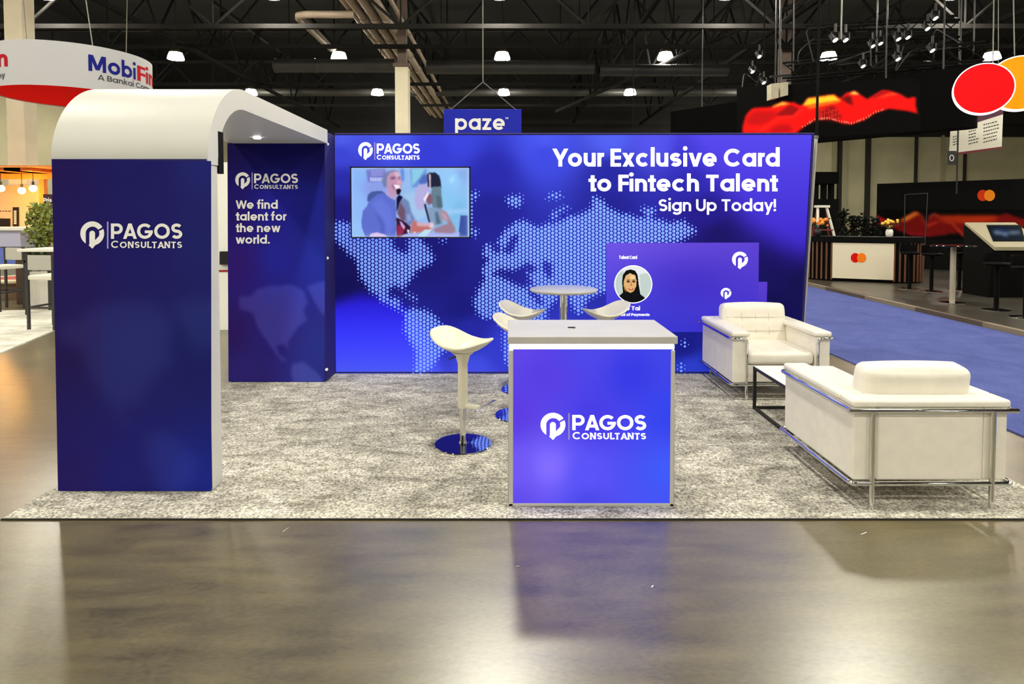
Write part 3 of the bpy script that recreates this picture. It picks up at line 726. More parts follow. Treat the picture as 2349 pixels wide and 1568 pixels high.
def tv_cols(X, Y):
    gx = (X - 780) * 2349 / 320; gy = (Y - 370) * 1395 / 190
    img = idw(gx, gy, [(250, 200, (140, 185, 250)), (250, 700, (146, 188, 252)), (300, 1200, (150, 196, 252)), (600, 470, (140, 160, 235)), (1200, 500, (150, 190, 240)), (1250, 800, (165, 200, 250)), (1900, 300, (150, 205, 252)), (1800, 700, (140, 200, 245)), (2000, 850, (130, 190, 235)), (2100, 200, (140, 175, 235)), (1350, 950, (150, 190, 245))], 3)
    P = lambda pts, c, k=1, a=1.0: paint(img, X, Y, q4(pts), c, k, a)
    img = P([(440, 140), (760, 110), (780, 330), (470, 350)], (118, 122, 205), 2)
    for i in range(6): img = P([(510 + i * 40, 270), (535 + i * 40, 268), (540 + i * 40, 330), (505 + i * 40, 335)], (195, 205, 250), 1)
    for j in range(3): img = P([(520, 165 + j * 34), (730, 150 + j * 34), (732, 162 + j * 34), (522, 178 + j * 34)], (170, 178, 235), 1)
    img = P([(1010, 110), (1080, 110), (1075, 320), (1040, 360)], (96, 140, 225), 2)
    img = P([(1180, 120), (1460, 110), (1450, 420), (1210, 440)], (110, 150, 220), 2)
    img = P([(1205, 130), (1430, 125), (1350, 260), (1215, 420)], (140, 205, 232), 2)
    img = P([(1850, 330), (1930, 210), (1890, 370)], (185, 232, 255), 3)
    img = P([(1720, 820), (2150, 800), (2150, 860), (1740, 900)], (160, 205, 250), 3)
    img = P([(2030, 910), (2150, 910), (2150, 1270), (1990, 1270)], (64, 84, 165), 1)
    img = P([(1080, 1215), (2020, 1195), (2000, 1275), (1070, 1275)], (170, 178, 245), 1)
    # woman's far shoulder and pale top, blurred person between
    img = P([(1060, 560), (1250, 520), (1420, 560), (1480, 900), (1300, 1000), (1150, 760)], (164, 200, 238), 3)
    img = P([(1280, 470), (1330, 380), (1480, 380), (1520, 520), (1440, 640), (1400, 820), (1290, 800), (1250, 640)], (182, 176, 226), 2)
    img = P([(1330, 330), (1400, 230), (1480, 220), (1480, 360), (1340, 380)], (84, 110, 190), 2)
    # man
    img = P([(700, 330), (740, 220), (800, 170), (900, 140), (990, 175), (970, 240), (800, 260), (790, 440), (735, 430)], (118, 128, 172), 2)
    img = P([(790, 260), (840, 185), (950, 165), (1010, 215), (1020, 290), (1045, 370), (1020, 420), (1030, 480), (960, 520), (960, 600), (850, 560), (790, 450)], (196, 150, 182), 2)
    img = P([(900, 190), (990, 180), (1010, 260), (960, 280)], (226, 190, 208), 3)
    img = P([(850, 265), (930, 255), (935, 290), (860, 310)], (120, 84, 124), 2)
    img = P([(975, 260), (1015, 262), (1015, 290), (980, 292)], (130, 88, 120), 2)
    img = P([(960, 300), (1040, 350), (1030, 385), (960, 380)], (222, 168, 190), 2)
    img = P([(900, 390), (1000, 400), (1010, 450), (930, 460)], (250, 240, 250), 1)
    img = P([(880, 370), (905, 420), (930, 470), (910, 480), (880, 430)], (140, 96, 130), 2)
    img = P([(455, 660), (470, 560), (540, 505), (700, 495), (790, 560), (760, 620), (560, 720)], (72, 92, 160), 1)
    img = P([(780, 460), (860, 560), (950, 590), (945, 650), (850, 620), (760, 560)], (186, 160, 206), 1)
    img = P([(360, 1000), (385, 830), (450, 760), (480, 680), (620, 560), (730, 530), (850, 620), (940, 660), (945, 1000), (940, 1275), (430, 1275), (370, 1120)], (96, 112, 208), 1)
    img = P([(520, 700), (700, 620), (860, 800), (900, 1100), (820, 1250), (740, 1000)], (104, 122, 222), 4)
    img = P([(590, 860), (680, 940), (740, 1060), (750, 1270), (700, 1270), (680, 1050)], (84, 98, 190), 3)
    img = P([(490, 1275), (520, 1215), (620, 1195), (740, 1225), (820, 1275)], (226, 200, 240), 1)
    # microphone, strap, third person's arm, hands
    img = P([(945, 480), (1000, 455), (1030, 490), (1000, 560), (960, 555)], (24, 14, 30), 1)
    img = P([(950, 620), (990, 560), (1060, 600), (1010, 690), (980, 800), (950, 850)], (18, 20, 60), 1)
    img = P([(1000, 700), (1050, 640), (1140, 700), (1130, 1000), (1030, 1000), (960, 870)], (112, 84, 108), 2)
    img = P([(1020, 690), (1080, 610), (1160, 680), (1200, 850), (1260, 970), (1190, 1080), (1100, 1050), (1100, 820)], (112, 136, 186), 2)
    img = P([(1120, 900), (1180, 880), (1200, 1000), (1140, 1010)], (150, 160, 222), 2)
    img = P([(945, 940), (1080, 1010), (1190, 1100), (1180, 1200), (1080, 1230), (960, 1275)], (52, 24, 52), 1)
    img = P([(955, 1080), (1000, 1060), (1060, 1120), (1090, 1090), (1080, 1180), (1020, 1270), (960, 1270)], (150, 44, 80), 2)
    img = P([(1000, 1000), (1040, 1020), (1100, 1100), (1080, 1150), (1030, 1090)], (206, 170, 220), 1)
    img = P([(1190, 1100), (1230, 990), (1290, 1000), (1330, 1080), (1540, 1090), (1560, 1180), (1200, 1210)], (196, 116, 112), 2)
    img = P([(1290, 1030), (1500, 1040), (1560, 1050), (1545, 1090), (1300, 1090)], (222, 170, 180), 2)
    img = P([(1130, 1140), (1170, 1160), (1160, 1220), (1135, 1190)], (255, 250, 255), 1)
    img = P([(1240, 1180), (1270, 1190), (1255, 1230)], (250, 245, 255), 1)
    # woman: hair, face, lanyard, top, arm
    img = P([(1465, 220), (1500, 190), (1600, 185), (1670, 240), (1695, 330), (1705, 450), (1600, 460), (1480, 430)], (36, 40, 62), 1)
    img = P([(1545, 430), (1700, 420), (1715, 650), (1730, 770), (1640, 860), (1560, 780), (1530, 600)], (104, 130, 148), 1)
    img = P([(1620, 560), (1700, 600), (1720, 760), (1640, 840)], (84, 108, 122), 2)
    img = P([(1495, 210), (1525, 205), (1530, 470), (1505, 460)], (214, 190, 210), 1)
    img = P([(1440, 600), (1480, 530), (1550, 560), (1560, 700), (1490, 740), (1450, 670), (1420, 650)], (132, 92, 112), 2)
    img = P([(1400, 640), (1480, 510), (1500, 540), (1450, 640), (1440, 690)], (244, 240, 255), 1)
    img = P([(1480, 760), (1700, 790), (1720, 900), (1740, 1060), (1560, 1090), (1500, 1000)], (132, 158, 190), 2)
    img = P([(1600, 860), (1640, 840), (1700, 1040), (1620, 1060)], (86, 110, 130), 2)
    img = P([(1410, 720), (1445, 715), (1520, 1020), (1490, 1020)], (50, 40, 70), 1)
    img = P([(1690, 800), (1790, 850), (1850, 960), (1930, 1100), (1950, 1190), (1880, 1215), (1600, 1200), (1570, 1130), (1830, 1040), (1700, 950)], (160, 128, 150), 2)
    img = P([(1700, 830), (1780, 880), (1840, 1000), (1760, 1000), (1700, 900)], (190, 160, 178), 3)
    img = P([(1540, 1010), (1580, 1060), (1560, 1130), (1500, 1110)], (240, 205, 220), 2)
    img = P([(1300, 1265), (1420, 1150), (1560, 1140), (1480, 1230), (1420, 1275)], (188, 226, 246), 1)
    edge = np.minimum.reduce([gx - 185, 2160 - gx, gy - 110, 1268 - gy])
    g = np.exp(-np.clip(edge, 0, None) / 25)[..., None] * .55
    return img * (1 - g) + np.array([190, 215, 255.]) * g
picture('screen', [(805.2, 384.6), (1076.4, 384.6), (1076.4, 543.6), (805.2, 543.6)], 300, 178, tv_cols, lambda x, y: at(x, y, YT) + Vector((0, -.0005, 0)), P_SCREEN, tv)

# ------------------------------------------------------------------ printed side panel "We find talent" beside the wall
YP = 5.984
pan = thing('side_panel', 'dark blue panel lettered We find talent, between arch and wall', 'display panel', (-2.25, YP + .16, 0))
def tint_map(img, X, Y, sx, ox, oy, dc, polys=(0, 1, 2)):
    for i in polys:
        p = [(ox + (a - 769) * sx, oy + (b - 495) * sx) for a, b in LAND[i]]
        img = paint(img, X, Y, p, lambda A, B: img + np.array(dc, float), 1)
    return img
NA = [(0, 0), (70, 5), (110, -40), (200, -62), (330, -70), (400, -30), (430, 40), (400, 90), (425, 150), (370, 190), (330, 250), (300, 290), (310, 330), (270, 300), (230, 310), (250, 370), (300, 400), (260, 400), (200, 320), (150, 250), (110, 180), (90, 110), (40, 90), (0, 85)]
SA = [(330, 420), (400, 410), (480, 470), (520, 520), (500, 600), (440, 660), (400, 760), (370, 760), (380, 640), (340, 540), (320, 480)]
GR = [(420, -60), (520, -90), (640, -80), (600, 60), (520, 120), (470, 40)]
def panel_cols(X, Y):
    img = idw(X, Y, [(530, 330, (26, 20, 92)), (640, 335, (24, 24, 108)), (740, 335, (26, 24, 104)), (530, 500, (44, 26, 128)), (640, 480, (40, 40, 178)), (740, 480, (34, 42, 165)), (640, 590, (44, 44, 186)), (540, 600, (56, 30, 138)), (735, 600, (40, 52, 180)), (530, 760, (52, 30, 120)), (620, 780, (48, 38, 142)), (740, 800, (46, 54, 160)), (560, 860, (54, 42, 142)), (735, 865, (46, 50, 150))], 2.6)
    for pl in (NA, SA, GR):
        p = [(548 + a * .37, 678 + b * .37) for a, b in pl]
        img = paint(img, X, Y, p, lambda A, B: img + np.array([22, 26, 32.]), 1)
    return img
SP = lambda off: vplane(YP, off)
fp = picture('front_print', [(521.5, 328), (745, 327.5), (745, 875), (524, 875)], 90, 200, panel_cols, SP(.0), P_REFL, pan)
e0 = at(521.5, 328, YP); e1 = at(745, 876, YP)
obj('panel_frame', MB().box(e0.x - .004, e1.x + .006, YP + .003, YP + .44, .009, e0.z), NAVY_DK, pan, bevel=.004)
obj('return_print', MB().box(e1.x + .006, e1.x + .0155, YP + .004, YW + .10, .02, 2.43), NAVY_DK, pan)
obj('top_cap', MB().box(e0.x + .02, e1.x + .006, YP + .12, YP + .44, e0.z, 2.43), NAVY_DK, pan)
for px, py in ((750.5, 331), (750, 592), (748.5, 847)):
    n_ = hit(px, py, (e1.x + .012, 0, 0), (1, 0, 0))
    obj('fixing_knob', MB().sphere((e1.x + .014, n_.y, n_.z), .016), mat('white_knob', (250, 250, 250), .4), pan, smooth=True)
logo(540, 395, 684, 434, SP(.003), PRINTW, fp)
for t_, x1, tp, bs in (('We find', 637.5, 459.5, 478.5), ('talent for', 657.5, 486.5, 505.5), ('the new', 643.5, 513, 532), ('world.', 619.5, 539.5, 558.5)):
    lettering('slogan_lettering', t_, 541, x1, tp, bs, SP(.003), PRINTW, fp, w=.2)

# ------------------------------------------------------------------ entrance arch
YA = 3.586
arch = thing('entrance_arch', 'white curved arch with a blue logo panel on its front leg', 'arch', (-2.2, YA + .07, 0))
XL, XR = -2.633, -1.738
def arch_profile(r_out, y0, ztop, yend, th):
    zc = ztop - r_out
    outer = [(y0, 0.009), (y0, zc)] + [(y0 + r_out - r_out * math.cos(t), zc + r_out * math.sin(t)) for t in [math.pi / 2 * i / 20 for i in range(1, 21)]] + [(yend, ztop)]
    ri = r_out - th
    inner = [(yend, ztop - th)] + [(y0 + r_out - ri * math.cos(t), zc + ri * math.sin(t)) for t in [math.pi / 2 * (20 - i) / 20 for i in range(0, 21)]] + [(y0 + th, 0.009)]
    return outer, inner, zc
outer, inner, zc = arch_profile(.52, YA + .012, 2.435, YP - .004, .128)
ARCHW = mat('white_arch_skin', (204, 204, 199), 0.45, noise=0.025, nscale=2.5)
obj('canopy', MB().prism(outer[1:] + inner[:-1], 'x', XL - .003, XR + .004), ARCHW, arch, smooth=True)
obj('leg', MB().box(XL, XR, YA + .012, YA + .14, .009, zc - .004), ARCHW, arch, bevel=.004)
def leg_cols(X, Y):
    img = idw(X, Y, [(125, 380, (40, 28, 104)), (300, 380, (34, 32, 118)), (480, 380, (40, 44, 136)), (140, 600, (44, 30, 108)), (300, 560, (36, 33, 120)), (470, 560, (38, 42, 128)), (150, 800, (42, 30, 100)), (300, 800, (38, 40, 122)), (470, 800, (34, 38, 120)), (150, 1100, (42, 32, 116)), (300, 1100, (36, 36, 132)), (470, 1100, (34, 44, 158))], 2.6)
    for pl in (NA, SA, GR):
        p = [(134 + a * .62, 735 + b * .62) for a, b in pl]
        img = paint(img, X, Y, p, lambda A, B: img + np.array([9, 13, 16.]), 2)
    return img
AP = lambda off: vplane(YA, off)
lp = picture('front_print', [(118.5, 366), (484.5, 369), (485, 1125.5), (133, 1125.5)], 60, 124, leg_cols, AP(0), P_REFL, arch)
g0 = at(118.5, 366, YA); g1 = at(485, 1125.5, YA)
obj('print_frame', MB().box(g0.x - .002, g1.x, YA + .002, YA + .0125, .02, g0.z + .004), NAVY_DK, arch)
logo(185, 507.5, 419, 570, AP(.003), PRINTW, lp)

lp_ = hit(590, 315, (0, 0, 2.306), (0, 0, 1))
obj('downlight', MB().lathe([(1e-6, -.012), (.03, -.012), (.032, 0)], (lp_.x, lp_.y, 2.306), 20), mat('downlight_lens', (255, 255, 255), .3, emit=(255, 255, 255), es=14), arch)
obj('bracket', MB().box(XR - .02, XR + .006, YA + .145, YA + .21, 1.87, 2.12), DARK, arch)

# ------------------------------------------------------------------ counter
YC = 3.406
ctr = thing('counter', 'white counter with a glowing violet-blue logo front', 'counter', (.455, YC + .26, 0))
obj('body', MB().box(0.0, .905, YC + .012, YC + .50, .009, .875), mat('grey_counter_side', (176, 174, 170), .4), ctr, bevel=.004)
fb = MB(); fb.box(-.004, .022, YC - .006, YC + .03, .009, .878); fb.box(.890, .912, YC - .006, YC + .03, .009, .878); fb.box(-.004, .912, YC - .006, YC + .03, .009, .024)
obj('front_frame', fb, mat('silver_frame', (196, 194, 190), .4), ctr, bevel=.003)
obj('light_strip', MB().box(.0, .908, YC - .004, YC + .03, .885, .908), mat('led_strip', (255, 255, 255), .4, emit=(255, 255, 255), es=2.2), ctr)
obj('neck', MB().box(.004, .9, YC + .03, YC + .49, .87, .918), WHITE, ctr)
tp0, tp1 = at(1165, 765, YC - .02), at(1555, 780, YC - .02)
obj('countertop', MB().box(tp0.x, tp1.x, YC - .02, YC + .535, .915, .957), GREYTOP, ctr, bevel=.004)
def counter_cols(X, Y):
    return idw(X, Y, [(1180, 800, (92, 66, 222)), (1250, 860, (84, 60, 220)), (1350, 800, (74, 68, 225)), (1450, 860, (54, 56, 222)), (1535, 800, (62, 66, 222)), (1180, 950, (88, 58, 218)), (1360, 960, (68, 58, 222)), (1535, 950, (50, 66, 230)), (1180, 1080, (108, 84, 236)), (1260, 1070, (124, 104, 250)), (1350, 1090, (86, 80, 240)), (1535, 1080, (60, 86, 242)), (1180, 1150, (92, 72, 228)), (1350, 1155, (72, 70, 225)), (1530, 1150, (64, 80, 236))], 2.6)
CP = lambda off: vplane(YC, off)
cp = picture('glowing_front', [(1177.5, 792), (1543, 792), (1538.5, 1158.5), (1171.5, 1158.5)], 50, 50, counter_cols, CP(0), P_COUNTER, ctr)
logo(1240, 946, 1482, 1008, CP(.003), LITW, cp)
cl = hit(1312, 752, (0, 0, .957), (0, 0, 1))
tag(obj('cable_clip', MB().box(cl.x - .025, cl.x + .02, cl.y - .004, cl.y + .006, .9575, .964).box(cl.x + .005, cl.x + .02, cl.y - .012, cl.y + .008, .9575, .962), BLACK, bevel=.002), 'tiny dark clip lying on the grey counter top', 'clip')

# ------------------------------------------------------------------ bar stools
BASEC = mat('mirror_chrome_base', (215, 215, 220), 0.04, 1.0)
def make_stool():
    t = thing('bar_stool', 'cream bar stool', 'bar stool')
    # saddle seat, front towards +x, curled back at -x
    mb = MB(); nr, na = 10, 40; vs = [(0.0, 0.0)]
    def zf(x, y):
        z = .672 + .26 * (y ** 2) / .18
        if x < 0: z += .142 * (-x / .2) ** 2.0
        else: z += .085 * (x / .2) ** 1.7 - .012 * math.sin(math.pi * min(1, x / .2))
        return z
    pts = [(0, 0, zf(0, 0))]
    for i in range(1, nr + 1):
        for k in range(na):
            a = 2 * math.pi * k / na; c, s_ = math.cos(a), math.sin(a)
            rr = (abs(c) ** 2.4 + abs(s_) ** 2.4) ** (-1 / 2.4) * i / nr
            x, y = rr * c * .205, rr * s_ * (.20 - .02 * c)
            pts.append((x, y, zf(x, y)))
    fs = [(0, 1 + k, 1 + (k + 1) % na) for k in range(na)]
    for i in range(nr - 1):
        fs += [(1 + i * na + k, 1 + (i + 1) * na + k, 1 + (i + 1) * na + (k + 1) % na, 1 + i * na + (k + 1) % na) for k in range(na)]
    mb.add(pts, fs)
    o = obj('seat', mb, PLASTIC, t, world=False, smooth='all')
    so = o.modifiers.new('shell', 'SOLIDIFY'); so.thickness = .016; so.offset = -1
    bv = o.modifiers.new('round', 'BEVEL'); bv.width = .005; bv.segments = 2; bv.limit_method = 'ANGLE'
    obj('under_seat_hub', MB().lathe([(.034, .57), (.05, .632), (.085, .66)], n=24), PLASTIC, t, world=False, smooth=True)
    obj('upper_post', MB().lathe([(.034, .262), (.036, .27), (.034, .58)], n=24), PLASTIC, t, world=False, smooth=True)
    obj('lower_post', MB().cyl((0, 0, .012), (0, 0, .27), .022, n=24), CHROME, t, world=False, smooth=True)
    obj('base', MB().lathe([(.198, .0), (.2, .004), (.197, .009), (.03, .0135), (.024, .03), (.0, .03)], n=56), BASEC, t, world=False, smooth=True)
    fr = MB().box(.02, .13, -.022, .022, .27, .292)
    obj('footrest_arm', fr, PLASTIC, t, world=False, bevel=.004)
    obj('footrest', MB().prism([(.115, .27), (.175, .305), (.185, .298), (.125, .262)], 'y', -.145, .145), CHROME, t, world=False, bevel=.003)
    obj('lever', MB().cyl((-.03, .0, .63), (-.10, -.02, .60), .006, n=8), BLACK, t, world=False)
    return t
s0 = make_stool()
FZ = .008
p = fl(1062, 1019, FZ); s0.location = (p.x, p.y, FZ); s0.rotation_euler.z = math.radians(-25)
s0['label'] = 'cream bar stool standing alone left of the counter'
for x, y, a, lab in ((.085, 4.98, -12, 'cream bar stool mostly hidden behind the counter edge'), (.125, 5.72, -20, 'cream bar stool left of the small round table'), (.888, 5.72, 195, 'cream bar stool right of the small round table')):
    c = copy_tree(s0); c.location = (x, y, FZ); c.rotation_euler.z = math.radians(a); c['label'] = lab
for o in [o for o in COL.objects if o.name.startswith('bar_stool')]: o['group'] = 'cream bar stools on the stand'

# ------------------------------------------------------------------ round bar table
rt = thing('round_table', 'small round pale bar table on a chrome post', 'table', (.5, 5.70, FZ))
obj('tabletop', MB().lathe([(.0, .915), (.29, .915), (.305, .92), (.312, .93), (.312, .937), (.305, .942), (.0, .942)], n=56), GREYTOP, rt, world=False, smooth=True)
obj('post', MB().cyl((0, 0, .012), (0, 0, .915), .036, n=24), CHROME, rt, world=False, smooth=True)
obj('base', MB().lathe([(.165, .0), (.167, .006), (.15, .012), (.05, .02), (.0, .02)], n=48), BASEC, rt, world=False, smooth=True)

# ------------------------------------------------------------------ armchairs
def bent(pts, r=.04, n=6):
    """round the corners of a polyline"""
    out = [Vector(pts[0])]
    for i in range(1, len(pts) - 1):
        a, b, c = Vector(pts[i - 1]), Vector(pts[i]), Vector(pts[i + 1])
        d0 = (a - b).normalized() * r; d1 = (c - b).normalized() * r
        for k in range(n + 1):
            t = k / n; out.append((b + d0) * (1 - t) ** 2 + b * 2 * t * (1 - t) + (b + d1) * t ** 2)
    out.append(Vector(pts[-1])); return out
def cushion(x0, x1, y0, y1, z0, z1, puff, rad=.018):
    """rounded box with swollen faces"""
    bm = bmesh.new(); bmesh.ops.create_cube(bm, size=2.0)
    bmesh.ops.subdivide_edges(bm, edges=bm.edges, cuts=12, use_grid_fill=True)
    c = Vector(((x0 + x1) / 2, (y0 + y1) / 2, (z0 + z1) / 2)); h = Vector(((x1 - x0) / 2, (y1 - y0) / 2, (z1 - z0) / 2))
    f = lambda a: math.copysign(1 - (1 - min(1, abs(a))) ** 1.7, a)
    vs = []; bm.verts.index_update()
    for v in bm.verts:
        x, y, z = f(v.co.x), f(v.co.y), f(v.co.z)
        q = Vector((x * h.x, y * h.y, z * h.z))
        core = Vector([max(-(h[i] - rad), min(h[i] - rad, q[i])) for i in range(3)])
        d = q - core
        if d.length > 1e-9:
            m_ = max(abs(d.x), abs(d.y), abs(d.z)); q = core + d.normalized() * m_
        px_, py_, pz_ = (1 - x * x), (1 - y * y), (1 - z * z)
        q.x *= 1 + puff[0] * py_ * pz_; q.y *= 1 + puff[1] * px_ * pz_; q.z *= 1 + puff[2] * px_ * py_
        vs.append(c + q)
    mb = MB(); mb.add(vs, [tuple(v.index for v in f_.verts) for f_ in bm.faces])
    bm.free(); return mb
SEAM = mat('leather_seam', (196, 188, 172), .5)
def make_armchair():
    W, Dp = .85, .86
    t = thing('armchair', 'cream leather armchair', 'armchair')
    K = dict(world=False)
    for s in (0, 1):
        x0 = 0 if s == 0 else W - .13
        obj('arm', MB().box(x0, x0 + .13, .0, Dp, .145, .552), LEATHER, t, bevel=.012, seg=3, **K)
        xp0, xp1 = (-.012, .15) if s == 0 else (W - .15, W + .012)
        obj('arm_pad', cushion(xp0, xp1, -.012, Dp - .13, .553, .598, (.02, .005, .12)), LEATHER, t, smooth='all', **K)
    obj('back_panel', MB().box(.13, W - .13, Dp - .13, Dp, .145, .552), LEATHER, t, bevel=.012, seg=3, **K)
    obj('back_pad', cushion(-.012, W + .012, Dp - .135, Dp + .012, .553, .598, (.005, .02, .12)), LEATHER, t, smooth='all', **K)
    obj('front_apron', MB().box(.13, W - .13, .03, Dp - .13, .145, .30), LEATHER, t, bevel=.012, seg=3, **K)
    obj('seat_cushion', cushion(.137, W - .137, .0, Dp - .17, .305, .415, (.01, .02, .10), .03), LEATHER, t, smooth='all', **K)
    # tufted back cushion with gentle dents, leaning
    mb = cushion(-.303, .303, -.082, .082, -.20, .195, (.025, .2, .07), .046)
    vs = []
    for x, y, z in mb.v:
        if abs(y) > .055:
            d = sum(math.exp(-((x - ax) ** 2 + (z - az) ** 2) / .0018) for ax in (-.13, 0, .13) for az in (-.07, .06))
            seam = sum(math.exp(-((z - az) ** 2) / .0002) for az in (-.07, .06)) * .6 + sum(math.exp(-((x - ax) ** 2) / .0002) for ax in (-.13, .0, .13)) * .3
            y -= math.copysign(.014 * min(1.4, d) + .006 * seam, y) if y < 0 else 0
        vs.append((x, y, z))
    mb.v = vs
    R = Matrix.Rotation(math.radians(-9), 3, 'X')
    mb.v = [tuple(R @ Vector(v) + Vector((W / 2, Dp - .195, .558))) for v in mb.v]
    bc = obj('back_cushion', mb, LEATHER, t, smooth='all', **K)
    sm = MB()
    for z in (-.07, .06):
        pts = [R @ Vector((x, -.077 - .0145 * (1 - (x / .325) ** 2), z)) + Vector((W / 2, Dp - .195, .558)) for x in np.linspace(-.28, .28, 13)]
        sm.tube(pts, .0025, 6)
    for x in (-.13, .0, .13):
        pts = [R @ Vector((x, -.077 - .0145 * (1 - (x / .325) ** 2) * (1 - (z / .2) ** 2), z)) + Vector((W / 2, Dp - .195, .558)) for z in np.linspace(-.17, .17, 9)]
        sm.tube(pts, .002, 6)
    obj('stitching', sm, SEAM, bc, **K)
    # chrome tube frame
    r = .0125; e = .02
    for s in (0, 1):
        xa = .115 if s == 0 else W - .115; xo = -e if s == 0 else W + e
        obj('leg', MB().tube(bent([(xa, -e, .0), (xa, -e, .54), (xo, -e, .54), (xo, Dp * .4, .54)], .045), r, 12), CHROME, t, smooth=True, **K)
        obj('leg', MB().cyl((xa - (.02 if s == 0 else -.02), Dp + e, 0), (xa - (.02 if s == 0 else -.02), Dp + e, .54), r * 1.1, n=14), CHROME, t, smooth=True, **K)
        obj('side_rail', MB().cyl((xo, Dp * .38, .54), (xo, Dp + e + .004, .54), r, n=12), CHROME, t, smooth=True, **K)
    obj('back_rail', MB().cyl((-e - .02, Dp + e, .54), (W + e + .02, Dp + e, .54), r, n=12), CHROME, t, smooth=True, **K)
    obj('base_rail', MB().tube(bent([(W / 2, -e, .137), (-e, -e, .137), (-e, Dp + e, .137), (W + e, Dp + e, .137), (W + e, -e, .137), (W / 2 + .001, -e, .137)], .03), r, 10), CHROME, t, smooth=True, **K)
    return t
A1 = make_armchair(); A1.location = (1.955, 5.41, FZ); A1['label'] = 'cream leather armchair facing forward beside the big blue wall'
A2 = copy_tree(A1); A2.location = (2.752, 4.262, FZ); A2.rotation_euler.z = math.pi; A2['label'] = 'cream leather armchair seen from behind, its back to the front carpet edge'
for o in (A1, A2): o['group'] = 'cream armchairs around the coffee table'

# ------------------------------------------------------------------ coffee table
x0, x1, y0, y1, zt = 2.035, 2.70, 4.52, 5.16, .365
cf = thing('coffee_table', 'low white-topped coffee table with black square frame', 'coffee table', ((x0 + x1) / 2, (y0 + y1) / 2, FZ))
obj('tabletop', MB().box(x0 + .004, x1 - .004, y0 + .004, y1 - .004, zt - .012, zt + .002), mat('white_table_top', (246, 246, 244), .2), cf)
fr = MB(); q = .022
for x in (x0, x1 - q):
    fr.box(x, x + q, y0, y1, zt - .025, zt - .001); fr.box(x, x + q, y0, y1, FZ, FZ + q)
for y in (y0, y1 - q):
    fr.box(x0, x1, y, y + q, zt - .025, zt - .001); fr.box(x0, x1, y, y + q, FZ, FZ + q)
obj('top_frame', fr, BLACK, cf)
for x in (x0, x1 - q):
    for y in (y0, y1 - q): obj('leg', MB().box(x, x + q, y, y + q, FZ + q, zt - .025), BLACK, cf)

# ------------------------------------------------------------------ leaning pole at the wall's right end
a_ = at(1872, 318, 6.5); b_ = fl(1834, 845, 0.02); b_ = Vector((at(1836, 800, 6.5).x, 6.5, .02))
pl = thing('upright_pole', 'thin pale metal pole at the right end of the blue wall', 'pole', tuple(b_))
obj('tube', MB().cyl(b_, a_, .017, n=14), mat('pale_anodised_metal', (200, 198, 188), .35, .4), pl, smooth=True)
obj('end_cap', MB().cyl(a_, a_ + Vector((.001, 0, .03)), .024, n=14), STEEL, pl, smooth=True)
obj('base', MB().box(b_.x - .03, b_.x + .2, b_.y - .1, b_.y + .12, 0, .012), STEEL, pl)

# ------------------------------------------------------------------ hanging signs
WIRE = mat('wire_rope', (120, 118, 112), .5, .4)
def wires(name, pairs, parent, r=.012):
    for p, q in pairs: obj(name, MB().cyl(p, q, r, n=6), WIRE, parent)
# blue square sign
YS = 10.0
sa, sb = at(1018, 250, YS), at(1196, 309, YS)
pz = thing('hanging_sign', 'blue hanging square sign with rounded white paze lettering', 'sign', ((sa.x + sb.x) / 2, YS, sa.z - .55))
SIGNB = mat('blue_sign_fabric', (40, 48, 185), .6, spec=.1, noise=.05)
obj('sign_box', MB().box(sa.x, sb.x, YS + .002, YS + .5, sa.z - 1.0, sa.z), SIGNB, pz, bevel=.01)
lettering('brand_lettering', 'paze', 1044, 1158, 263, 298, vplane(YS, .004), mat('white_sign_print', (250, 248, 250), .5), pz, w=.19)
lettering('trade_mark', 'TM', 1159, 1166, 269, 273, vplane(YS, .004), MATS['white_sign_print'], pz, w=.2)
ap = at(1108, 188, YS + .25)
wires('wire', [((sa.x + .05, YS + .25, sa.z), ap), ((sb.x - .05, YS + .25, sa.z), ap), (ap, (ap.x, ap.y, 12.9))], pz, .009)

# round white sign
MCX, MCY, MR, MZT, MZB = -11.03, 16.0, 1.70, 5.623, 4.60
ms = thing('round_sign', 'big round white hanging sign with blue and red lettering, red underside', 'sign', (MCX, MCY, MZB))
mb = MB(); n = 72
obj('drum', MB().lathe([(MR, MZB), (MR, MZT), (MR - .04, MZT), (MR - .04, MZB + .1)], (MCX, MCY, 0), n, caps=False), mat('white_sign_fabric', (172, 172, 177), .6, spec=.1), ms, smooth=True)
obj('underside', MB().lathe([(1e-6, MZB + .03), (MR - .005, MZB + .02)], (MCX, MCY, 0), n), mat('red_sign_fabric', (240, 3, 8), .8, spec=.05), ms)
def on_drum(px, py):
    """point of the drum's outside seen at this pixel"""
    o = Vector((0, 0, H)); d = ray(px, py); A_ = d.x ** 2 + d.y ** 2; ox, oy = o.x - MCX, o.y - MCY
    B_ = 2 * (ox * d.x + oy * d.y); C_ = ox * ox + oy * oy - MR * MR; q_ = max(0, B_ * B_ - 4 * A_ * C_)
    return o + d * ((-B_ - math.sqrt(q_)) / (2 * A_))
def drum_text(s, px0, py0, px1, zcap, m, wv, t1=None):
    """text wrapped round the drum: starts at px0,py0 (base line), ends at angle of px1"""
    p0 = on_drum(px0, py0); th0 = math.atan2(p0.y - MCY, p0.x - MCX)
    th1 = t1 if t1 is not None else math.atan2(*reversed([(on_drum(px1, py0) - Vector((MCX, MCY, 0))).x, (on_drum(px1, py0) - Vector((MCX, MCY, 0))).y]))
    wd, P = text_polys(s, wv)
    def fn(u, v):
        th = th0 + (th1 - th0) * u / wd; r = MR + .006
        return Vector((MCX + r * math.cos(th), MCY + r * math.sin(th), p0.z + v * zcap))
    return MB().polys(P, fn), th0, th1
SB = mat('blue_sign_print', (22, 28, 112), .8, spec=.1); SR = mat('red_sign_print', (160, 10, 28), .8, spec=.1); SG = mat('grey_sign_print', (50, 50, 58), .6)
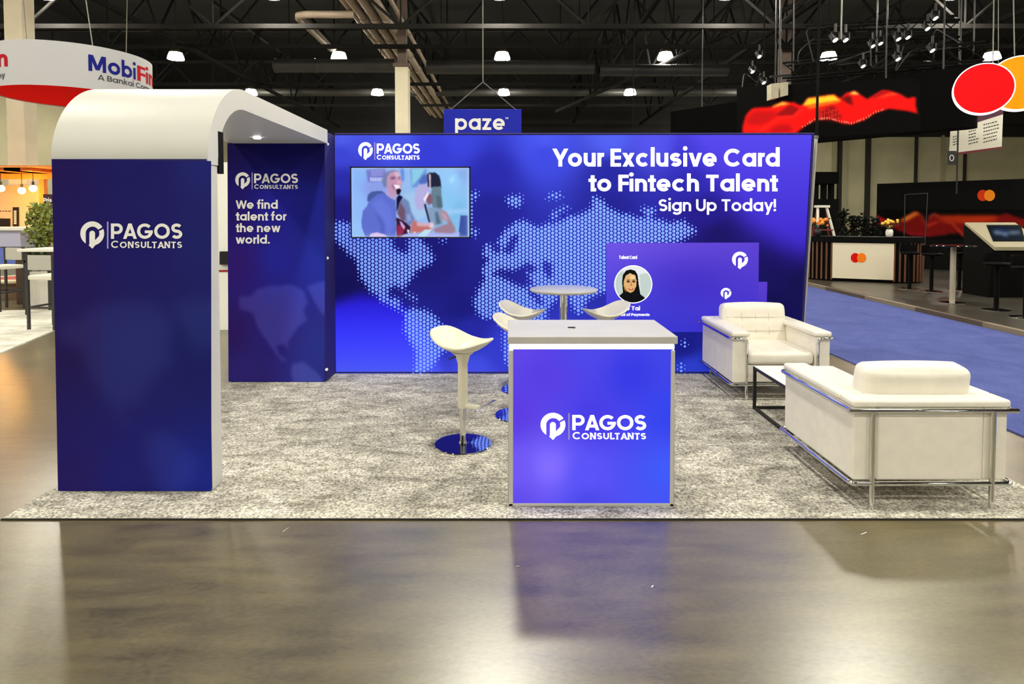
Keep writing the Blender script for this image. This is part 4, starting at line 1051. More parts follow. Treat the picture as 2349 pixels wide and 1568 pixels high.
th_vis = lambda px, py: math.atan2(on_drum(px, py).y - MCY, on_drum(px, py).x - MCX)
tA, tB, tC = th_vis(203, 163), th_vis(314, 185), th_vis(349.2, 190)
m1, _, _ = drum_text('Mobi', 203, 162, 0, .38, SB, .2, tB - .02); obj('brand_lettering', m1, SB, ms)
def arc_text(s, ta, tb, z, cap, m, wv):
    wd, P = text_polys(s, wv)
    fn = lambda u, v: Vector((MCX + (MR + .006) * math.cos(ta + (tb - ta) * u / wd), MCY + (MR + .006) * math.sin(ta + (tb - ta) * u / wd), z + v * cap))
    return MB().polys(P, fn)
zb = on_drum(203, 162).z
obj('brand_lettering', arc_text('Fin', tB + .01, tB + .01 + (tC - tB) * 1.02, zb, .38, SR, .2), SR, ms)
z2 = on_drum(224, 183).z; t0 = th_vis(224, 183)
obj('tag_lettering', arc_text('A Bankai Company', t0, tC + .06, z2, .13, SG, .17), SG, ms)
# the same words again further round the drum, their end showing at the picture's left edge
te = th_vis(18, 150); te2 = th_vis(12, 178)
span = (tB - .02) - tA; span2 = (tC - tB) * 1.02
zL = on_drum(18, 152).z
obj('brand_lettering', arc_text('Fin', te - .45, te, zL, .38, SR, .2), SR, ms)
obj('brand_lettering', arc_text('Mobi', te - .45 - .03 - span, te - .45 - .03, zL, .38, SB, .2), SB, ms)
obj('tag_lettering', arc_text('A Bankai Company', te2 - 1.1, te2, on_drum(12, 178).z, .13, SG, .17), SG, ms)
wt = on_drum(206, 101)
wires('wire', [((wt.x, wt.y + .1, MZT), (wt.x - .9, wt.y + .1, 12.9)), ((MCX - 1.2, MCY, MZT), (MCX - 1.6, MCY, 12.9)), ((MCX + .3, MCY + 1.6, MZT), (MCX + .6, MCY + 1.6, 12.9))], ms, .012)

# long black beam sign with a red wave
bd = Vector((2.1, -2.6, 0)).normalized(); bn = Vector((bd.y, -bd.x, 0)); bn = bn if bn.y < 0 else -bn
P0 = Vector((8.6, 17.3, 0)); q0 = P0 - bd * 4.2
pe = hit(2185, 250, P0, bn); L_end = (pe - P0).dot(bd)
bs = thing('beam_sign', 'long black rounded beam sign with a glowing red wave', 'sign', (P0.x, P0.y, 3.7))
poly = []
th = .62
a0 = P0 - bd * 5.0; a1 = P0 + bd * (L_end + .1)
poly += [(a0.x, a0.y), (a1.x, a1.y)]
cc = a1 - bn * th / 2
ang0 = math.atan2(bn.y, bn.x)
for i in range(1, 13):
    t = ang0 + math.pi * i / 12; pnt = cc + Vector((math.cos(t), math.sin(t), 0)) * th / 2; poly.append((pnt.x, pnt.y))
if ((Vector((*poly[6], 0)) - cc).dot(bd)) < 0:
    poly = poly[:2]
    for i in range(1, 13):
        t = ang0 - math.pi * i / 12; pnt = cc + Vector((math.cos(t), math.sin(t), 0)) * th / 2; poly.append((pnt.x, pnt.y))
b2 = a0 - bn * th; poly.append((b2.x, b2.y))
BEAMB = mat('black_beam_fabric', (8, 8, 8), .8, noise=.1, spec=.04)
zt_, zb_ = 5.13, 3.70
obj('beam_body', MB().prism(poly, 'z', zb_, zt_), BEAMB, bs)
def qw(p): return [(1690 + x * 440 / 2349, 180 + y * 140 / 747) for x, y in p]
def wave_cols(X, Y):
    img = np.zeros(X.shape + (3,)) + np.array([2, 2, 2.])
    P = lambda pts, c, k=1, a=1.0: paint(img, X, Y, qw(pts), c, k, a)
    red = (238, 18, 14); dark = (150, 12, 16)
    img = P([(70, 590), (110, 450), (190, 365), (300, 355), (420, 345), (560, 285), (650, 290), (690, 285), (780, 330), (830, 300), (870, 240), (960, 225), (1190, 195), (1270, 240), (1330, 180), (1440, 150), (1500, 185), (1600, 250), (1700, 190), (1790, 140), (1900, 155), (1990, 185), (2090, 240), (2200, 220), (2190, 310), (2215, 430), (2100, 400), (1870, 370), (1700, 420), (1560, 510), (1400, 565), (1290, 550), (1130, 495), (960, 515), (850, 570), (740, 660), (690, 700), (70, 720)], red)
    img = P([(120, 480), (230, 400), (400, 400), (520, 420), (420, 520), (300, 570), (130, 560)], (196, 14, 16), 2)
    img = P([(480, 440), (650, 320), (770, 370), (690, 450), (560, 465)], dark, 1)
    img = P([(380, 640), (520, 560), (640, 560), (700, 640), (600, 670), (400, 670)], (190, 10, 16), 2)
    img = P([(240, 650), (400, 540), (520, 470), (700, 450), (790, 360), (830, 380), (720, 480), (540, 500), (420, 570), (300, 660)], (255, 30, 24), 1)
    img = P([(430, 345), (560, 285), (660, 310), (540, 330), (440, 355)], (250, 190, 60), 1)
    img = P([(800, 340), (870, 245), (1190, 198), (1275, 270), (1100, 300), (940, 320)], (252, 200, 40), 1)
    img = P([(840, 350), (960, 310), (1270, 270), (1240, 300), (1080, 330), (900, 370)], (250, 110, 20), 1)
    img = P([(1370, 190), (1440, 152), (1500, 190), (1440, 195)], (250, 215, 90), 1)
    img = P([(1280, 250), (1360, 205), (1410, 230), (1420, 330), (1350, 300)], (110, 14, 14), 1)
    img = P([(1640, 240), (1780, 150), (1900, 160), (1780, 200), (1680, 250)], (176, 14, 18), 1)
    img = P([(1680, 250), (1900, 178), (2020, 200), (1900, 200)], (255, 100, 50), 1)
    img = P([(1000, 400), (1180, 330), (1290, 480), (1240, 510), (990, 500)], (130, 14, 14), 2)
    for i in range(9): img = P([(1010 + i * 28, 370), (1018 + i * 28, 370), (1022 + i * 28, 500), (1012 + i * 28, 500)], (236, 40, 30), 0, .7)
    for i in range(5): img = P([(1000, 385 + i * 24), (1270, 385 + i * 24), (1275, 391 + i * 24), (1000, 391 + i * 24)], (236, 40, 30), 0, .6)
    for i in range(34):
        x = 800 + i * 30; t = np.interp(x, [800, 960, 1130, 1290, 1400, 1560, 1700, 1800], [600, 500, 490, 535, 552, 500, 415, 380])
        img = P([(x, t - 18), (x + 12, t - 18), (x + 12, t + 4), (x, t + 4)], (250, 140, 110), 0, .8)
    return img
WB = lambda px, py: hit(px, py, P0 + bn * .006, bn)
picture('wave_screen', [(1690, 200), (2112, 178), (2112, 300), (1690, 328)], 210, 66, wave_cols, WB, P_LED, bs)
for k in (-4, -1.5, 1.5, L_end - .3):
    p = P0 + bd * k - bn * th / 2; obj('hanging_wire', MB().cyl((p.x, p.y, zt_), (p.x, p.y, 12.9), .02, n=6), BLACK, bs)

# two overlapping glowing discs
ds = thing('disc_sign', 'glowing sign of overlapping red and orange discs with white rims', 'sign', tuple(at(2290, 200, 12.8)))
ddir = Vector((math.cos(math.radians(32)), -math.sin(math.radians(32)), 0)); dn = Vector((ddir.y, -ddir.x, 0)); dn = dn if dn.y < 0 else -dn
RIM = mat('lit_white_rim', (250, 250, 250), .5, emit=(255, 250, 250), es=1.2)
def disc(name, px, py, py_top, Y, cols, depth, thick=.22):
    c = at(px, py, Y); r = (at(px, py_top, Y) - c).length
    mb = MB().cyl(c + dn * depth, c + dn * (depth - thick), r, n=56)
    o = obj(name, mb, RIM, ds)
    def fn(X, Yy):
        return cols(X, Yy)
    m2 = MB(); pts = [c + dn * (depth + .006) + (ddir * math.cos(t) + Vector((0, 0, 1)) * math.sin(t)) * r * .96 for t in [2 * math.pi * i / 56 for i in range(56)]]
    m2.add(pts, [tuple(range(56))]); return m2, o, c, r
m2, o, c1, r1 = disc('rear_disc', 2339, 190, 127, 12.75, None, 0.0)
obj('orange_face', m2, mat('lit_orange', (120, 70, 4), .6, emit=(252, 150, 8), es=.95, spec=.1), o)
m2, o, c2, r2 = disc('front_disc', 2254, 206, 148, 13.1, None, .16)
obj('red_face', m2, mat('lit_red', (110, 4, 8), .6, emit=(250, 6, 14), es=.95, spec=.1), o)
wires('wire', [(c1 + Vector((-.12, 0, r1)), (c1.x - .5, c1.y, 12.9)), (c2 + Vector((.2, 0, r2)), (c2.x + .1, c2.y, 12.9))], ds, .012)

# white notice board hanging behind the discs
nb = thing('notice_board', 'white hanging notice board with small dark print under the discs', 'sign', tuple(at(2240, 310, 17)))
NBp = at(2240, 310, 17); nbn = Vector((-.45, -.9, 0)).normalized()
NB = lambda off: (lambda px, py: hit(px, py, NBp + nbn * off, nbn))
def slab(name, pts, off, m, parent, fnmk=NB, thick=.05):
    f0, f1 = fnmk(off), fnmk(off - thick)
    A = [f0(*p) for p in pts]; B = [f1(*p) for p in pts]; n = len(pts)
    mb = MB().add(A + B, [tuple(range(n)), tuple(reversed(range(n, 2 * n)))] + [(i, (i + 1) % n, n + (i + 1) % n, n + i) for i in range(n)])
    return obj(name, mb, m, parent)
slab('board', [(2180, 300), (2301, 262), (2298, 336), (2177, 352)], 0, mat('white_board', (240, 236, 220), .6), nb)
slab('top_band', [(2180, 280), (2303, 246), (2301, 262), (2180, 300)], .002, mat('plum_band', (84, 34, 62), .6), nb)
slab('bottom_band', [(2177, 352), (2298, 336), (2298, 341), (2177, 358)], .002, mat('maroon_band', (120, 40, 48), .6), nb)
tx = MB(); random.seed(4)
rowsx = [[(2186, 2198, 313 + i * 6) for i in range(4)], [(2222, 2242, 301 + i * 7) for i in range(5)], [(2256, 2290, 285 + i * 8) for i in range(6)]]
for cset in rowsx:
    for i, (xa, xb, y) in enumerate(cset):
        x = xa
        while x < xb - 3:
            wd_ = random.uniform(2, 6); tx = MB() if x == xa else tx; tx.polys([[(x, y - (x - xa) * .25), (x + wd_, y - (x + wd_ - xa) * .25), (x + wd_, y + 2.4 - (x + wd_ - xa) * .25), (x, y + 2.4 - (x - xa) * .25)]], NB(.004)); x += wd_ + 1.4
        obj('print_line', tx, mat('dark_small_print', (60, 56, 52), .7), nb)
wires('wire', [(NB(-.02)(2200, 282), NB(-.02)(2200, 0)), (NB(-.02)(2290, 250), NB(-.02)(2290, 0))], nb, .01)
# black hanging tag under the board on its cable
tg = thing('hanging_tag', 'small black tag with a white ring hanging below the notice board', 'tag', tuple(at(2183, 362, 16.6)))
TG = lambda off: vplane(16.6, off)
obj('tag_plate', MB().polys([[(2173, 346), (2194, 346), (2194, 378), (2173, 378)]], TG(0)), BLACK, tg)
obj('white_ring', MB().polys(stroke(ell(2183, 362, 4.5, 6.5, 0, 390, 22), 1.6), TG(.004)), PRINTW, tg)
p = at(2196, 378, 16.62)
obj('cable', MB().cyl((p.x, p.y, 2.2), (p.x, p.y, 12.9), .02, n=6), BLACK, tg)

# long dark cables dropping from the roof
for px, py0, py1, Y, lab in ((1873, 0, 318, 9.0, 'dark drop cable in front of the red wave'), (1452, 0, 300, 20, 'grey drop cable left of the lamp above the headline'), (1929, 0, 90, 14, 'white drop cable holding a small spotlight'), (1752, 0, 135, 17, 'thin drop cable left of the brown steel column')):
    a_ = at(px, max(py1, 1), Y)
    tag(obj('drop_cable', MB().cyl((a_.x, Y, a_.z), (a_.x + .05, Y, 12.95), .018, n=6), RSTEEL2 if px != 1929 else WIRE), lab, 'cable', 'drop cables from the roof')

# ------------------------------------------------------------------ lighting rig with spotlights, upper right
rig = thing('lighting_truss', 'black lighting truss hung with spotlights above the beam sign', 'truss', (12, 18, 6))
mb = MB()
ra, rb = at(1800, 165, 19), at(2260, 120, 16)
def lat(mb, p, q, w_, r):
    d = (q - p).normalized(); s_ = Vector((d.y, -d.x, 0)) * w_ / 2; up = Vector((0, 0, w_ / 2)); n = int((q - p).length / w_)
    cs_ = [s_ + up, s_ - up, -s_ - up, -s_ + up]
    for c in cs_: mb.cyl(p + c, q + c, r, n=6)
    for i in range(n):
        a, b = p.lerp(q, i / n), p.lerp(q, (i + 1) / n)
        for k in range(4): mb.cyl(a + cs_[k], b + cs_[(k + 1) % 4], r * .5, n=5)
lat(mb, ra, rb, .45, .03)
lat(mb, at(1850, 80, 19), at(2200, 60, 16.5), .45, .03)
obj('lattice', mb, RSTEEL2, rig)
for t in (.05, .5, .95):
    p = ra.lerp(rb, t); obj('hoist_chain', MB().cyl(p, (p.x, p.y, 12.9), .02, n=6), BLACK, rig)
SPOTL = mat('spot_lens', (255, 250, 240), .3, emit=(255, 250, 240), es=9)
def spot(px, py, Y, label, sz=1.0, tilt=(0.4, -.6, -1)):
    p = at(px, py, Y); t = thing('spotlight', label, 'spotlight', tuple(p), 0, 'spotlights on the lighting truss')
    d = Vector(tilt).normalized()
    obj('housing', MB().cyl(p - d * .30 * sz, p, .09 * sz, .12 * sz, n=14), BLACK, t, smooth=True)
    obj('lens', MB().cyl(p, p + d * .012, .095 * sz, n=14), SPOTL, t)
    obj('yoke', MB().tube([p + Vector((-.14 * sz, 0, 0)), p + Vector((-.14 * sz, 0, .3 * sz)), p + Vector((.14 * sz, 0, .3 * sz)), p + Vector((.14 * sz, 0, 0))], .014, 6), BLACK, t)
    obj('clamp', MB().cyl(p + Vector((0, 0, .29 * sz)), p + Vector((0, 0, .6 * sz)), .03, n=8), BLACK, t)
places = [(1916, 92, 14, 'spotlight at the foot of the white drop cable'), (1940, 92, 14.6, 'small spotlight paired beside the one on the white drop cable'), (2128, 66, 15.6, 'upper spotlight high above the beam sign, under a roof lamp'), (2146, 42, 15, 'topmost spotlight beside a roof lamp'),
          (2061, 90, 16, 'spotlight midway along the truss, a bright lens'), (2083, 86, 16, 'spotlight right of the midway bright one on the truss'), (2020, 100, 17.3, 'spotlight left of the midway bright one on the truss'), (2002, 106, 17, 'dimmer spotlight at the left half of the truss'),
          (2139, 116, 15.5, 'spotlight over the right end of the beam sign'), (2060, 136, 16, 'wide spotlight low on the truss above the beam'), (1980, 152, 17, 'low spotlight above the middle of the red wave'), (1742, 130, 19, 'spotlight under the left drop cable by the brown column'),
          (1726, 165, 20, 'low spotlight left of the square white box'), (1752, 190, 20, 'spotlight touching the white hanging boxes'), (1709, 229, 21, 'lowest spotlight just above the red wave start')]
for px, py, Y, lb in places: spot(px, py, Y, lb, .6)
# cable clutter around the rig
random.seed(7)
for i, (px, py, Y) in enumerate([(1880, 110, 18), (1960, 130, 17.5), (2040, 120, 17), (2110, 140, 16.5), (2170, 110, 16.3), (1720, 205, 20)]):
    p = at(px, py, Y); pts = [p + Vector((random.uniform(-.7, .7), random.uniform(-.2, .2), random.uniform(-.5, .6))) for _ in range(7)]
    tag(obj('rig_cable', MB().tube(bent(pts, .15, 5), .018, 6), BLACK, smooth=True), 'tangled black cable hanging among the truss spotlights', 'cable', 'tangled cables on the lighting truss')
# white boxes hanging left of the column
bx = thing('speaker_box', 'pair of pale hanging box panels under the brown column', 'speaker', tuple(at(1788, 210, 18)))
for pts in ([(1769, 192), (1786, 190), (1786, 224), (1769, 227)], [(1790, 190), (1808, 188), (1808, 218), (1790, 222)]):
    slab('panel', pts, 0, mat('pale_speaker_grille', (190, 184, 160), .7, noise=.1), bx, lambda off: vplane(18, off), .3)
p = at(1788, 190, 18.1); obj('hanger', MB().cyl(p, (p.x, p.y, 12.9), .03, n=6).cyl(at(1766, 176, 18.1), at(1815, 172, 18.1), .03, n=6), BLACK, bx)

# ------------------------------------------------------------------ black stand on the right
DZ = .08
SBLACK = mat('black_stand_panel', (6, 6, 6), .6, noise=.1, spec=.08)
WOOD = mat('brown_slat_wood', (98, 62, 40), .5, noise=.2, nscale=4)
# wall
wp = at(2012, 422, 19); w2 = at(2349, 409, 16.4)
wd_ = Vector((w2.x - wp.x, w2.y - wp.y, 0)).normalized(); wn = Vector((wd_.y, -wd_.x, 0)); wn = wn if wn.y < 0 else -wn
bw = thing('stand_wall', 'black stand wall with a faint red wave and small disc logo', 'display wall', (wp.x, wp.y, DZ))
e_ = wp + wd_ * 6.5; th_ = wn * -.25; zt_w = (wp.z + w2.z) / 2
mb = MB().prism([(wp.x, wp.y), (e_.x, e_.y), (e_.x + th_.x, e_.y + th_.y), (wp.x + th_.x, wp.y + th_.y)], 'z', DZ, zt_w)
obj('panel', mb, SBLACK, bw)
WW = lambda off: (lambda px, py: hit(px, py, wp + wn * off, wn))
def qs(p): return [(1750 + x * 599 / 2087, 350 + y * 450 / 1568) for x, y in p]
def wave2(X, Y):
    img = np.zeros(X.shape + (3,)) + np.array([3, 3, 3.])
    P = lambda pts, c, k=1, a=1.0: paint(img, X, Y, qs(pts), c, k, a)
    img = P([(905, 500), (990, 540), (1090, 545), (1160, 500), (1220, 470), (1260, 490), (1300, 575), (1330, 510), (1370, 485), (1420, 505), (1560, 500), (1870, 505), (1950, 480), (2010, 510), (2090, 530), (2090, 600), (1700, 600), (1610, 665), (1560, 640), (1330, 665), (1180, 655), (1060, 610), (960, 580), (905, 570)], (112, 14, 12))
    img = P([(905, 500), (990, 540), (1060, 545), (1050, 590), (905, 575)], (168, 22, 26), 1)
    img = P([(1090, 545), (1160, 500), (1220, 470), (1260, 490), (1225, 500), (1140, 550)], (214, 112, 40), 1)
    img = P([(1380, 505), (1880, 505), (1860, 545), (1700, 575), (1560, 560), (1430, 545)], (176, 50, 14), 2)
    img = P([(1260, 490), (1275, 495), (1310, 575), (1370, 555), (1430, 545), (1310, 595), (1296, 580)], (190, 50, 40), 1)
    img = P([(1430, 540), (1520, 560), (1610, 660), (1700, 590), (1710, 600), (1612, 672), (1600, 668), (1510, 570)], (196, 66, 40), 1)
    img = P([(1310, 575), (1330, 505), (1370, 482), (1415, 505), (1400, 512), (1370, 495), (1335, 520)], (180, 70, 56), 1)
    img = P([(1060, 605), (1180, 640), (1330, 655), (1560, 640), (1330, 668), (1180, 660)], (150, 16, 34), 1)
    return img
picture('wave_print', [(2012, 480), (2349, 480), (2349, 548), (2012, 548)], 130, 30, wave2, WW(.006), print_mat('wave_print_film', 1.1, 0.0), bw)
obj('red_disc', MB().polys([ell(2254.5, 448, 12.5, 13)], WW(.008)), mat('dull_red_print', (215, 60, 16), .6, spec=.1), bw)
obj('orange_disc', MB().polys([ell(2270, 448, 12.5, 13)], WW(.01)), mat('dull_orange_print', (245, 140, 30), .6, spec=.1), bw)
dr = MB()
for a, b in (((2076, 446), (2129, 443)), ((2076, 446), (2072, 640)), ((2128, 443), (2118, 630))): dr.cyl(WW(.012)(*a), WW(.012)(*b), .012, n=6)
obj('door_outline', dr, mat('grey_metal_trim', (84, 82, 80), .4, .5), bw)
# wood counter: straight middle with curved slatted ends
wc = thing('reception_counter', 'dark counter with brown wood slats and a white disc-logo panel', 'counter', (8.15, 14.9, DZ))
f0, f1 = at(1907, 632, 14.75), at(2051, 640, 14.2)
cdv = Vector((f1.x - f0.x, f1.y - f0.y, 0)); clen = cdv.length; cdv.normalize(); cnv = Vector((cdv.y, -cdv.x, 0)); cnv = cnv if cnv.y < 0 else -cnv
f0 = Vector((f0.x, f0.y, 0)); f1 = Vector((f1.x, f1.y, 0))
Rr = .62
def plan(extra):
    pts = []
    c0_ = f0 - cnv * Rr; c1_ = f1 - cnv * Rr
    for i in range(13):
        t = math.pi / 2 * (1 - i / 12) ; pts.append(c0_ + cnv * (Rr + extra) * math.cos(t) - cdv * (Rr + extra) * math.sin(t))
    for i in range(13):
        t = math.pi / 2 * i / 12; pts.append(c1_ + cnv * (Rr + extra) * math.cos(t) + cdv * (Rr + extra) * math.sin(t))
    return pts
pl_ = [(p.x, p.y) for p in plan(-.03)]
obj('body', MB().prism(pl_, 'z', DZ + .02, 1.0), SBLACK, wc)
obj('top', MB().prism([(p.x, p.y) for p in plan(.04)], 'z', 1.0, 1.13), SBLACK, wc)
sl = MB(); pp = plan(0.0)
def slat_at(p, t): 
    sl.cyl((p.x, p.y, DZ + .03), (p.x, p.y, 1.0), .022, n=6)
for i in range(10): slat_at(plan(.0)[0].lerp(plan(.0)[12], 0) if False else (f0 - cnv * Rr) + cnv * Rr * math.cos(math.pi / 2 * (1 - i / 9)) - cdv * Rr * math.sin(math.pi / 2 * (1 - i / 9)), 0)
obj('wood_slats', sl, WOOD, wc); sl = MB()
for i in range(10): slat_at((f1 - cnv * Rr) + cnv * Rr * math.cos(math.pi / 2 * i / 9) + cdv * Rr * math.sin(math.pi / 2 * i / 9), 0)
obj('wood_slats', sl, WOOD, wc)
WC = lambda off: (lambda px, py: hit(px, py, f0 + cnv * off, cnv))
m3 = MB(); A_ = [f0 + cnv * .012 + cdv * .01, f1 + cnv * .012 - cdv * .01]
m3.add([(A_[0].x, A_[0].y, DZ + .07), (A_[1].x, A_[1].y, DZ + .07), (A_[1].x, A_[1].y, .985), (A_[0].x, A_[0].y, .985)], [(0, 1, 2, 3)])
m3.add([tuple(Vector(v) - cnv * .03) for v in m3.v[:4]], [(3, 2, 1, 0)])
m3.f += [(0, 1, 5, 4), (1, 2, 6, 5), (2, 3, 7, 6), (3, 0, 4, 7)]
obj('white_panel', m3, mat('warm_white_panel', (226, 216, 192), .5), wc)
obj('red_disc', MB().polys([ell(1962, 591, 10.5, 11)], WC(.016)), mat('red_print', (215, 14, 14), .6, spec=.1), wc)
obj('orange_disc', MB().polys([ell(1976.5, 591, 10.5, 11)], WC(.020)), mat('orange_print', (246, 128, 26), .6, spec=.1), wc)
# flower vases on it
YEL = mat('yellow_petals', (246, 196, 70), .6, noise=.2, nscale=20); ORA = mat('orange_petals', (236, 140, 40), .6, noise=.2, nscale=20); GRN = mat('dark_leaf_green', (34, 46, 22), .6, noise=.3, nscale=10)
def vase(px, py, Y, z0, label, seed, hasv=True, sc_=1.0):
    c = at(px, py, Y); t = thing('flower_vase', label, 'vase of flowers', (c.x, Y, z0), 0, 'flowers on the dark counter')
    obj('vase', MB().lathe([(.05, 0), (.075, .03), (.08, .12), (.06, .17), (.055, .175)], (c.x, Y, z0), 20), mat('white_ceramic', (240, 238, 232), .3) if hasv else BLACK, t, smooth=True)
    rnd = random.Random(seed); fl_, lf = MB(), MB()
    for i in range(16):
        a = rnd.uniform(0, 6.28); r = rnd.uniform(.02, .17) * sc_; z = z0 + .18 + rnd.uniform(.05, .22) * sc_
        q = (c.x + r * math.cos(a), Y + r * math.sin(a), z)
        fl_.sphere(q, rnd.uniform(.022, .04) * sc_, 8, 5); lf.cyl((c.x, Y, z0 + .15), q, .006, n=5)
        lf.add([(q[0], q[1], z - .1), (q[0] + .05 * math.cos(a), q[1] + .05 * math.sin(a), z - .05), (q[0] + .03, q[1] + .03, z - .03)], [(0, 1, 2)])
    obj('blossom', fl_, YEL if seed % 2 else ORA, t, smooth=True); obj('foliage', lf, GRN, t)
vase(2040, 540, 14.55, 1.13, 'white vase of yellow flowers at the right end of the wood counter', 3)
vase(1876, 540, 15.05, 1.13, 'dark vase of orange flowers at the left end of the wood counter', 2, False, 1.25)
# dark leafy planters behind it
LEAFD = mat('black_green_leaves', (9, 12, 8), .8, spec=.1, noise=.3, nscale=6)
def bush(name, px, Y, z0, wd_, h, label, seed, m_, n=260, leaf=.09, grp=None, pot=None, cat='plant', stem=None):
    c = at(px, 500, Y); t = thing(name, label, cat, (c.x, Y, z0), 0, grp); rnd = random.Random(seed); mb = MB()
    for i in range(n):
        a = rnd.uniform(0, 6.28); k = rnd.uniform(0, 1) ** .5; zz_ = rnd.uniform(.15, 1)
        rad = wd_ / 2 * k * (1 - .45 * abs(zz_ - .5) * 2)
        p = Vector((c.x + rad * math.cos(a), Y + rad * math.sin(a) * .8, z0 + h * zz_))
        d = Vector((rnd.gauss(0, 1), rnd.gauss(0, 1), rnd.gauss(.4, .8))).normalized(); s_ = d.orthogonal().normalized() * leaf * .28; L_ = d * leaf
        mb.add([p, p + L_ * .5 + s_, p + L_, p + L_ * .5 - s_], [(0, 1, 2, 3)])
    obj('foliage', mb, m_, t)
    st_ = MB()
    for i in range(8):
        a = i * .8; st_.cyl((c.x, Y, z0), (c.x + wd_ * .3 * math.cos(a), Y + wd_ * .25 * math.sin(a), z0 + h * .8), .012, .005, n=6)
    obj('stem', st_, stem or mat('brown_stem', (60, 44, 28), .8), t)
    if pot is not None: obj('planter', MB().lathe([(pot * .8, DZ if z0 < 3 and name == 'dark_plant' else 0), (pot, z0 + .02), (pot * .9, z0 + .02)], (c.x, Y, 0), 20), mat('black_planter', (16, 16, 16), .5) if name == 'dark_plant' else mat('white_planter', (225, 222, 214), .5), t)
    return t
for i, (px, w_, h_) in enumerate(((1933, .3, 1.0), (1958, .3, .85), (1983, .3, .9), (2006, .26, .8))):
    bush('dark_plant', px, 16.6 + .1 * i, .75, w_, h_, ['dark leafy plant nearest the ladder behind the wood counter', 'second dark plant from the ladder behind the wood counter', 'third dark plant from the ladder behind the wood counter', 'dark plant next to the black stand wall'][i], 20 + i, LEAFD, 220, .13, 'dark plants behind the wood counter', .2)
# step ladder
ld = thing('step_ladder', 'folding step ladder with red and white rails behind the counter', 'ladder', tuple(fl(1900, 600, DZ)))
YL = 16.2
RED = mat('red_ladder_paint', (120, 30, 30), .5); ALU = mat('pale_ladder_rail', (226, 222, 210), .4, .2)
b0, b1, t0_, t1_ = at(1864, 600, YL), at(1927, 600, YL), at(1876, 475, YL), at(1896, 475, YL)
for b_, t_ in ((b0, t0_), (b1, t1_)): obj('rail', MB().cyl((b_.x, YL - .25, DZ), t_, .035, n=8), ALU, ld)
for b_, t_ in ((b0, t0_), (b1, t1_)): obj('rear_leg', MB().cyl((b_.x + .1, YL + .6, DZ), t_, .03, n=8), RED, ld)
for k in range(1, 6):
    a_, c_ = Vector((b0.x, YL - .25, DZ)).lerp(t0_, k / 6), Vector((b1.x, YL - .25, DZ)).lerp(t1_, k / 6); obj('step', MB().box(a_.x, c_.x, a_.y - .04, a_.y + .05, a_.z - .015, a_.z + .015), RED, ld)
obj('top_cap', MB().box(t0_.x - .05, t1_.x + .05, YL - .08, YL + .1, t0_.z - .01, t0_.z + .05), ALU, ld)
# black tower unit behind the ladder
YT2 = 18.5
tw = thing('display_tower', 'black display tower with a raised head on three posts behind the ladder', 'display unit', tuple(fl(1897, 590, DZ)))
A_, B_ = at(1862, 456, YT2), at(1925, 456, YT2); C_ = at(1868, 394, YT2); E_ = at(1924, 421, YT2)
obj('cabinet', MB().box(A_.x, B_.x, YT2, YT2 + .8, DZ, A_.z), DARK, tw)
obj('head', MB().box(C_.x, E_.x, YT2, YT2 + .8, E_.z, C_.z), DARK, tw)
for px in (1878, 1897, 1914):
    q_ = at(px, 440, YT2); obj('post', MB().box(q_.x - .05, q_.x + .05, YT2 + .1, YT2 + .3, A_.z, E_.z), DARK, tw)
# round high table, black stools, touch kiosk
ht = thing('high_table', 'black-topped high table on a pale post on the dark raised floor', 'table', tuple(fl(2184, 694, DZ)))
hp = ht.location.copy()
obj('tabletop', MB().lathe([(0, .995), (.34, .995), (.345, 1.01), (.34, 1.02), (0, 1.02)], hp, 40), mat('glossy_black_top', (14, 14, 14), .15), ht, smooth=True)
obj('post', MB().cyl(hp + Vector((0, 0, .02)), hp + Vector((0, 0, .995)), .045, n=16), mat('satin_pale_post', (186, 178, 160), .35, .4), ht, smooth=True)
obj('base', MB().lathe([(.20, 0), (.2, .01), (.05, .03), (0, .03)], hp, 32), BASEC, ht, smooth=True)
def dark_stool(px, py, label, h=.78):
    p = fl(px, py, DZ); t = thing('dark_stool', label, 'bar stool', tuple(p), 0, 'black stools on the raised floor')
    obj('seat', MB().lathe([(0, h - .05), (.17, h - .05), (.19, h - .02), (.18, h), (0, h)], p, 28), SBLACK, t, smooth=True)
    obj('backrest', MB().prism([(p.x + .17 * math.cos(a), p.y + .17 * math.sin(a)) for a in [.4 + i * .25 for i in range(10)]] + [(p.x + .19 * math.cos(a), p.y + .19 * math.sin(a)) for a in [.4 + i * .25 for i in range(9, -1, -1)]], 'z', p.z + h, p.z + h + .16), SBLACK, t)
    obj('post', MB().cyl(p + Vector((0, 0, .02)), p + Vector((0, 0, h - .05)), .035, n=14), SBLACK, t, smooth=True)
    obj('base', MB().lathe([(.2, 0), (.2, .008), (.05, .028), (0, .028)], p, 32), BASEC, t, smooth=True)
dark_stool(2285, 711, 'black stool in front of the touch screen kiosk')
dark_stool(2086, 662, 'black stool at the right end of the wood counter')
dark_stool(2136, 668, 'black stool between the wood counter and the high table')
dark_stool(2200, 664, 'black stool behind the high table')
dark_stool(2352, 728, 'black stool cut by the right picture edge')
kk = thing('touch_kiosk', 'black kiosk with a tilted blue-lit touch screen', 'kiosk', tuple(fl(2320, 672, DZ)))
YK = 11.6
K1, K2, K3 = at(2284, 566, YK), at(2362, 566, YK), at(2256, 512, YK + .75)
xa, xb = K3.x, K2.x + .35
zb2, zt2 = K1.z, at(2256, 512, YK + .75).z
obj('cabinet', MB().prism([(YK + .12, DZ), (YK + .8, DZ), (YK + .8, zt2 - .03), (YK + .04, zb2 - .06)], 'x', K1.x - .02, xb), SBLACK, kk)
mb = MB(); x0_, x1_ = K1.x - .02, xb
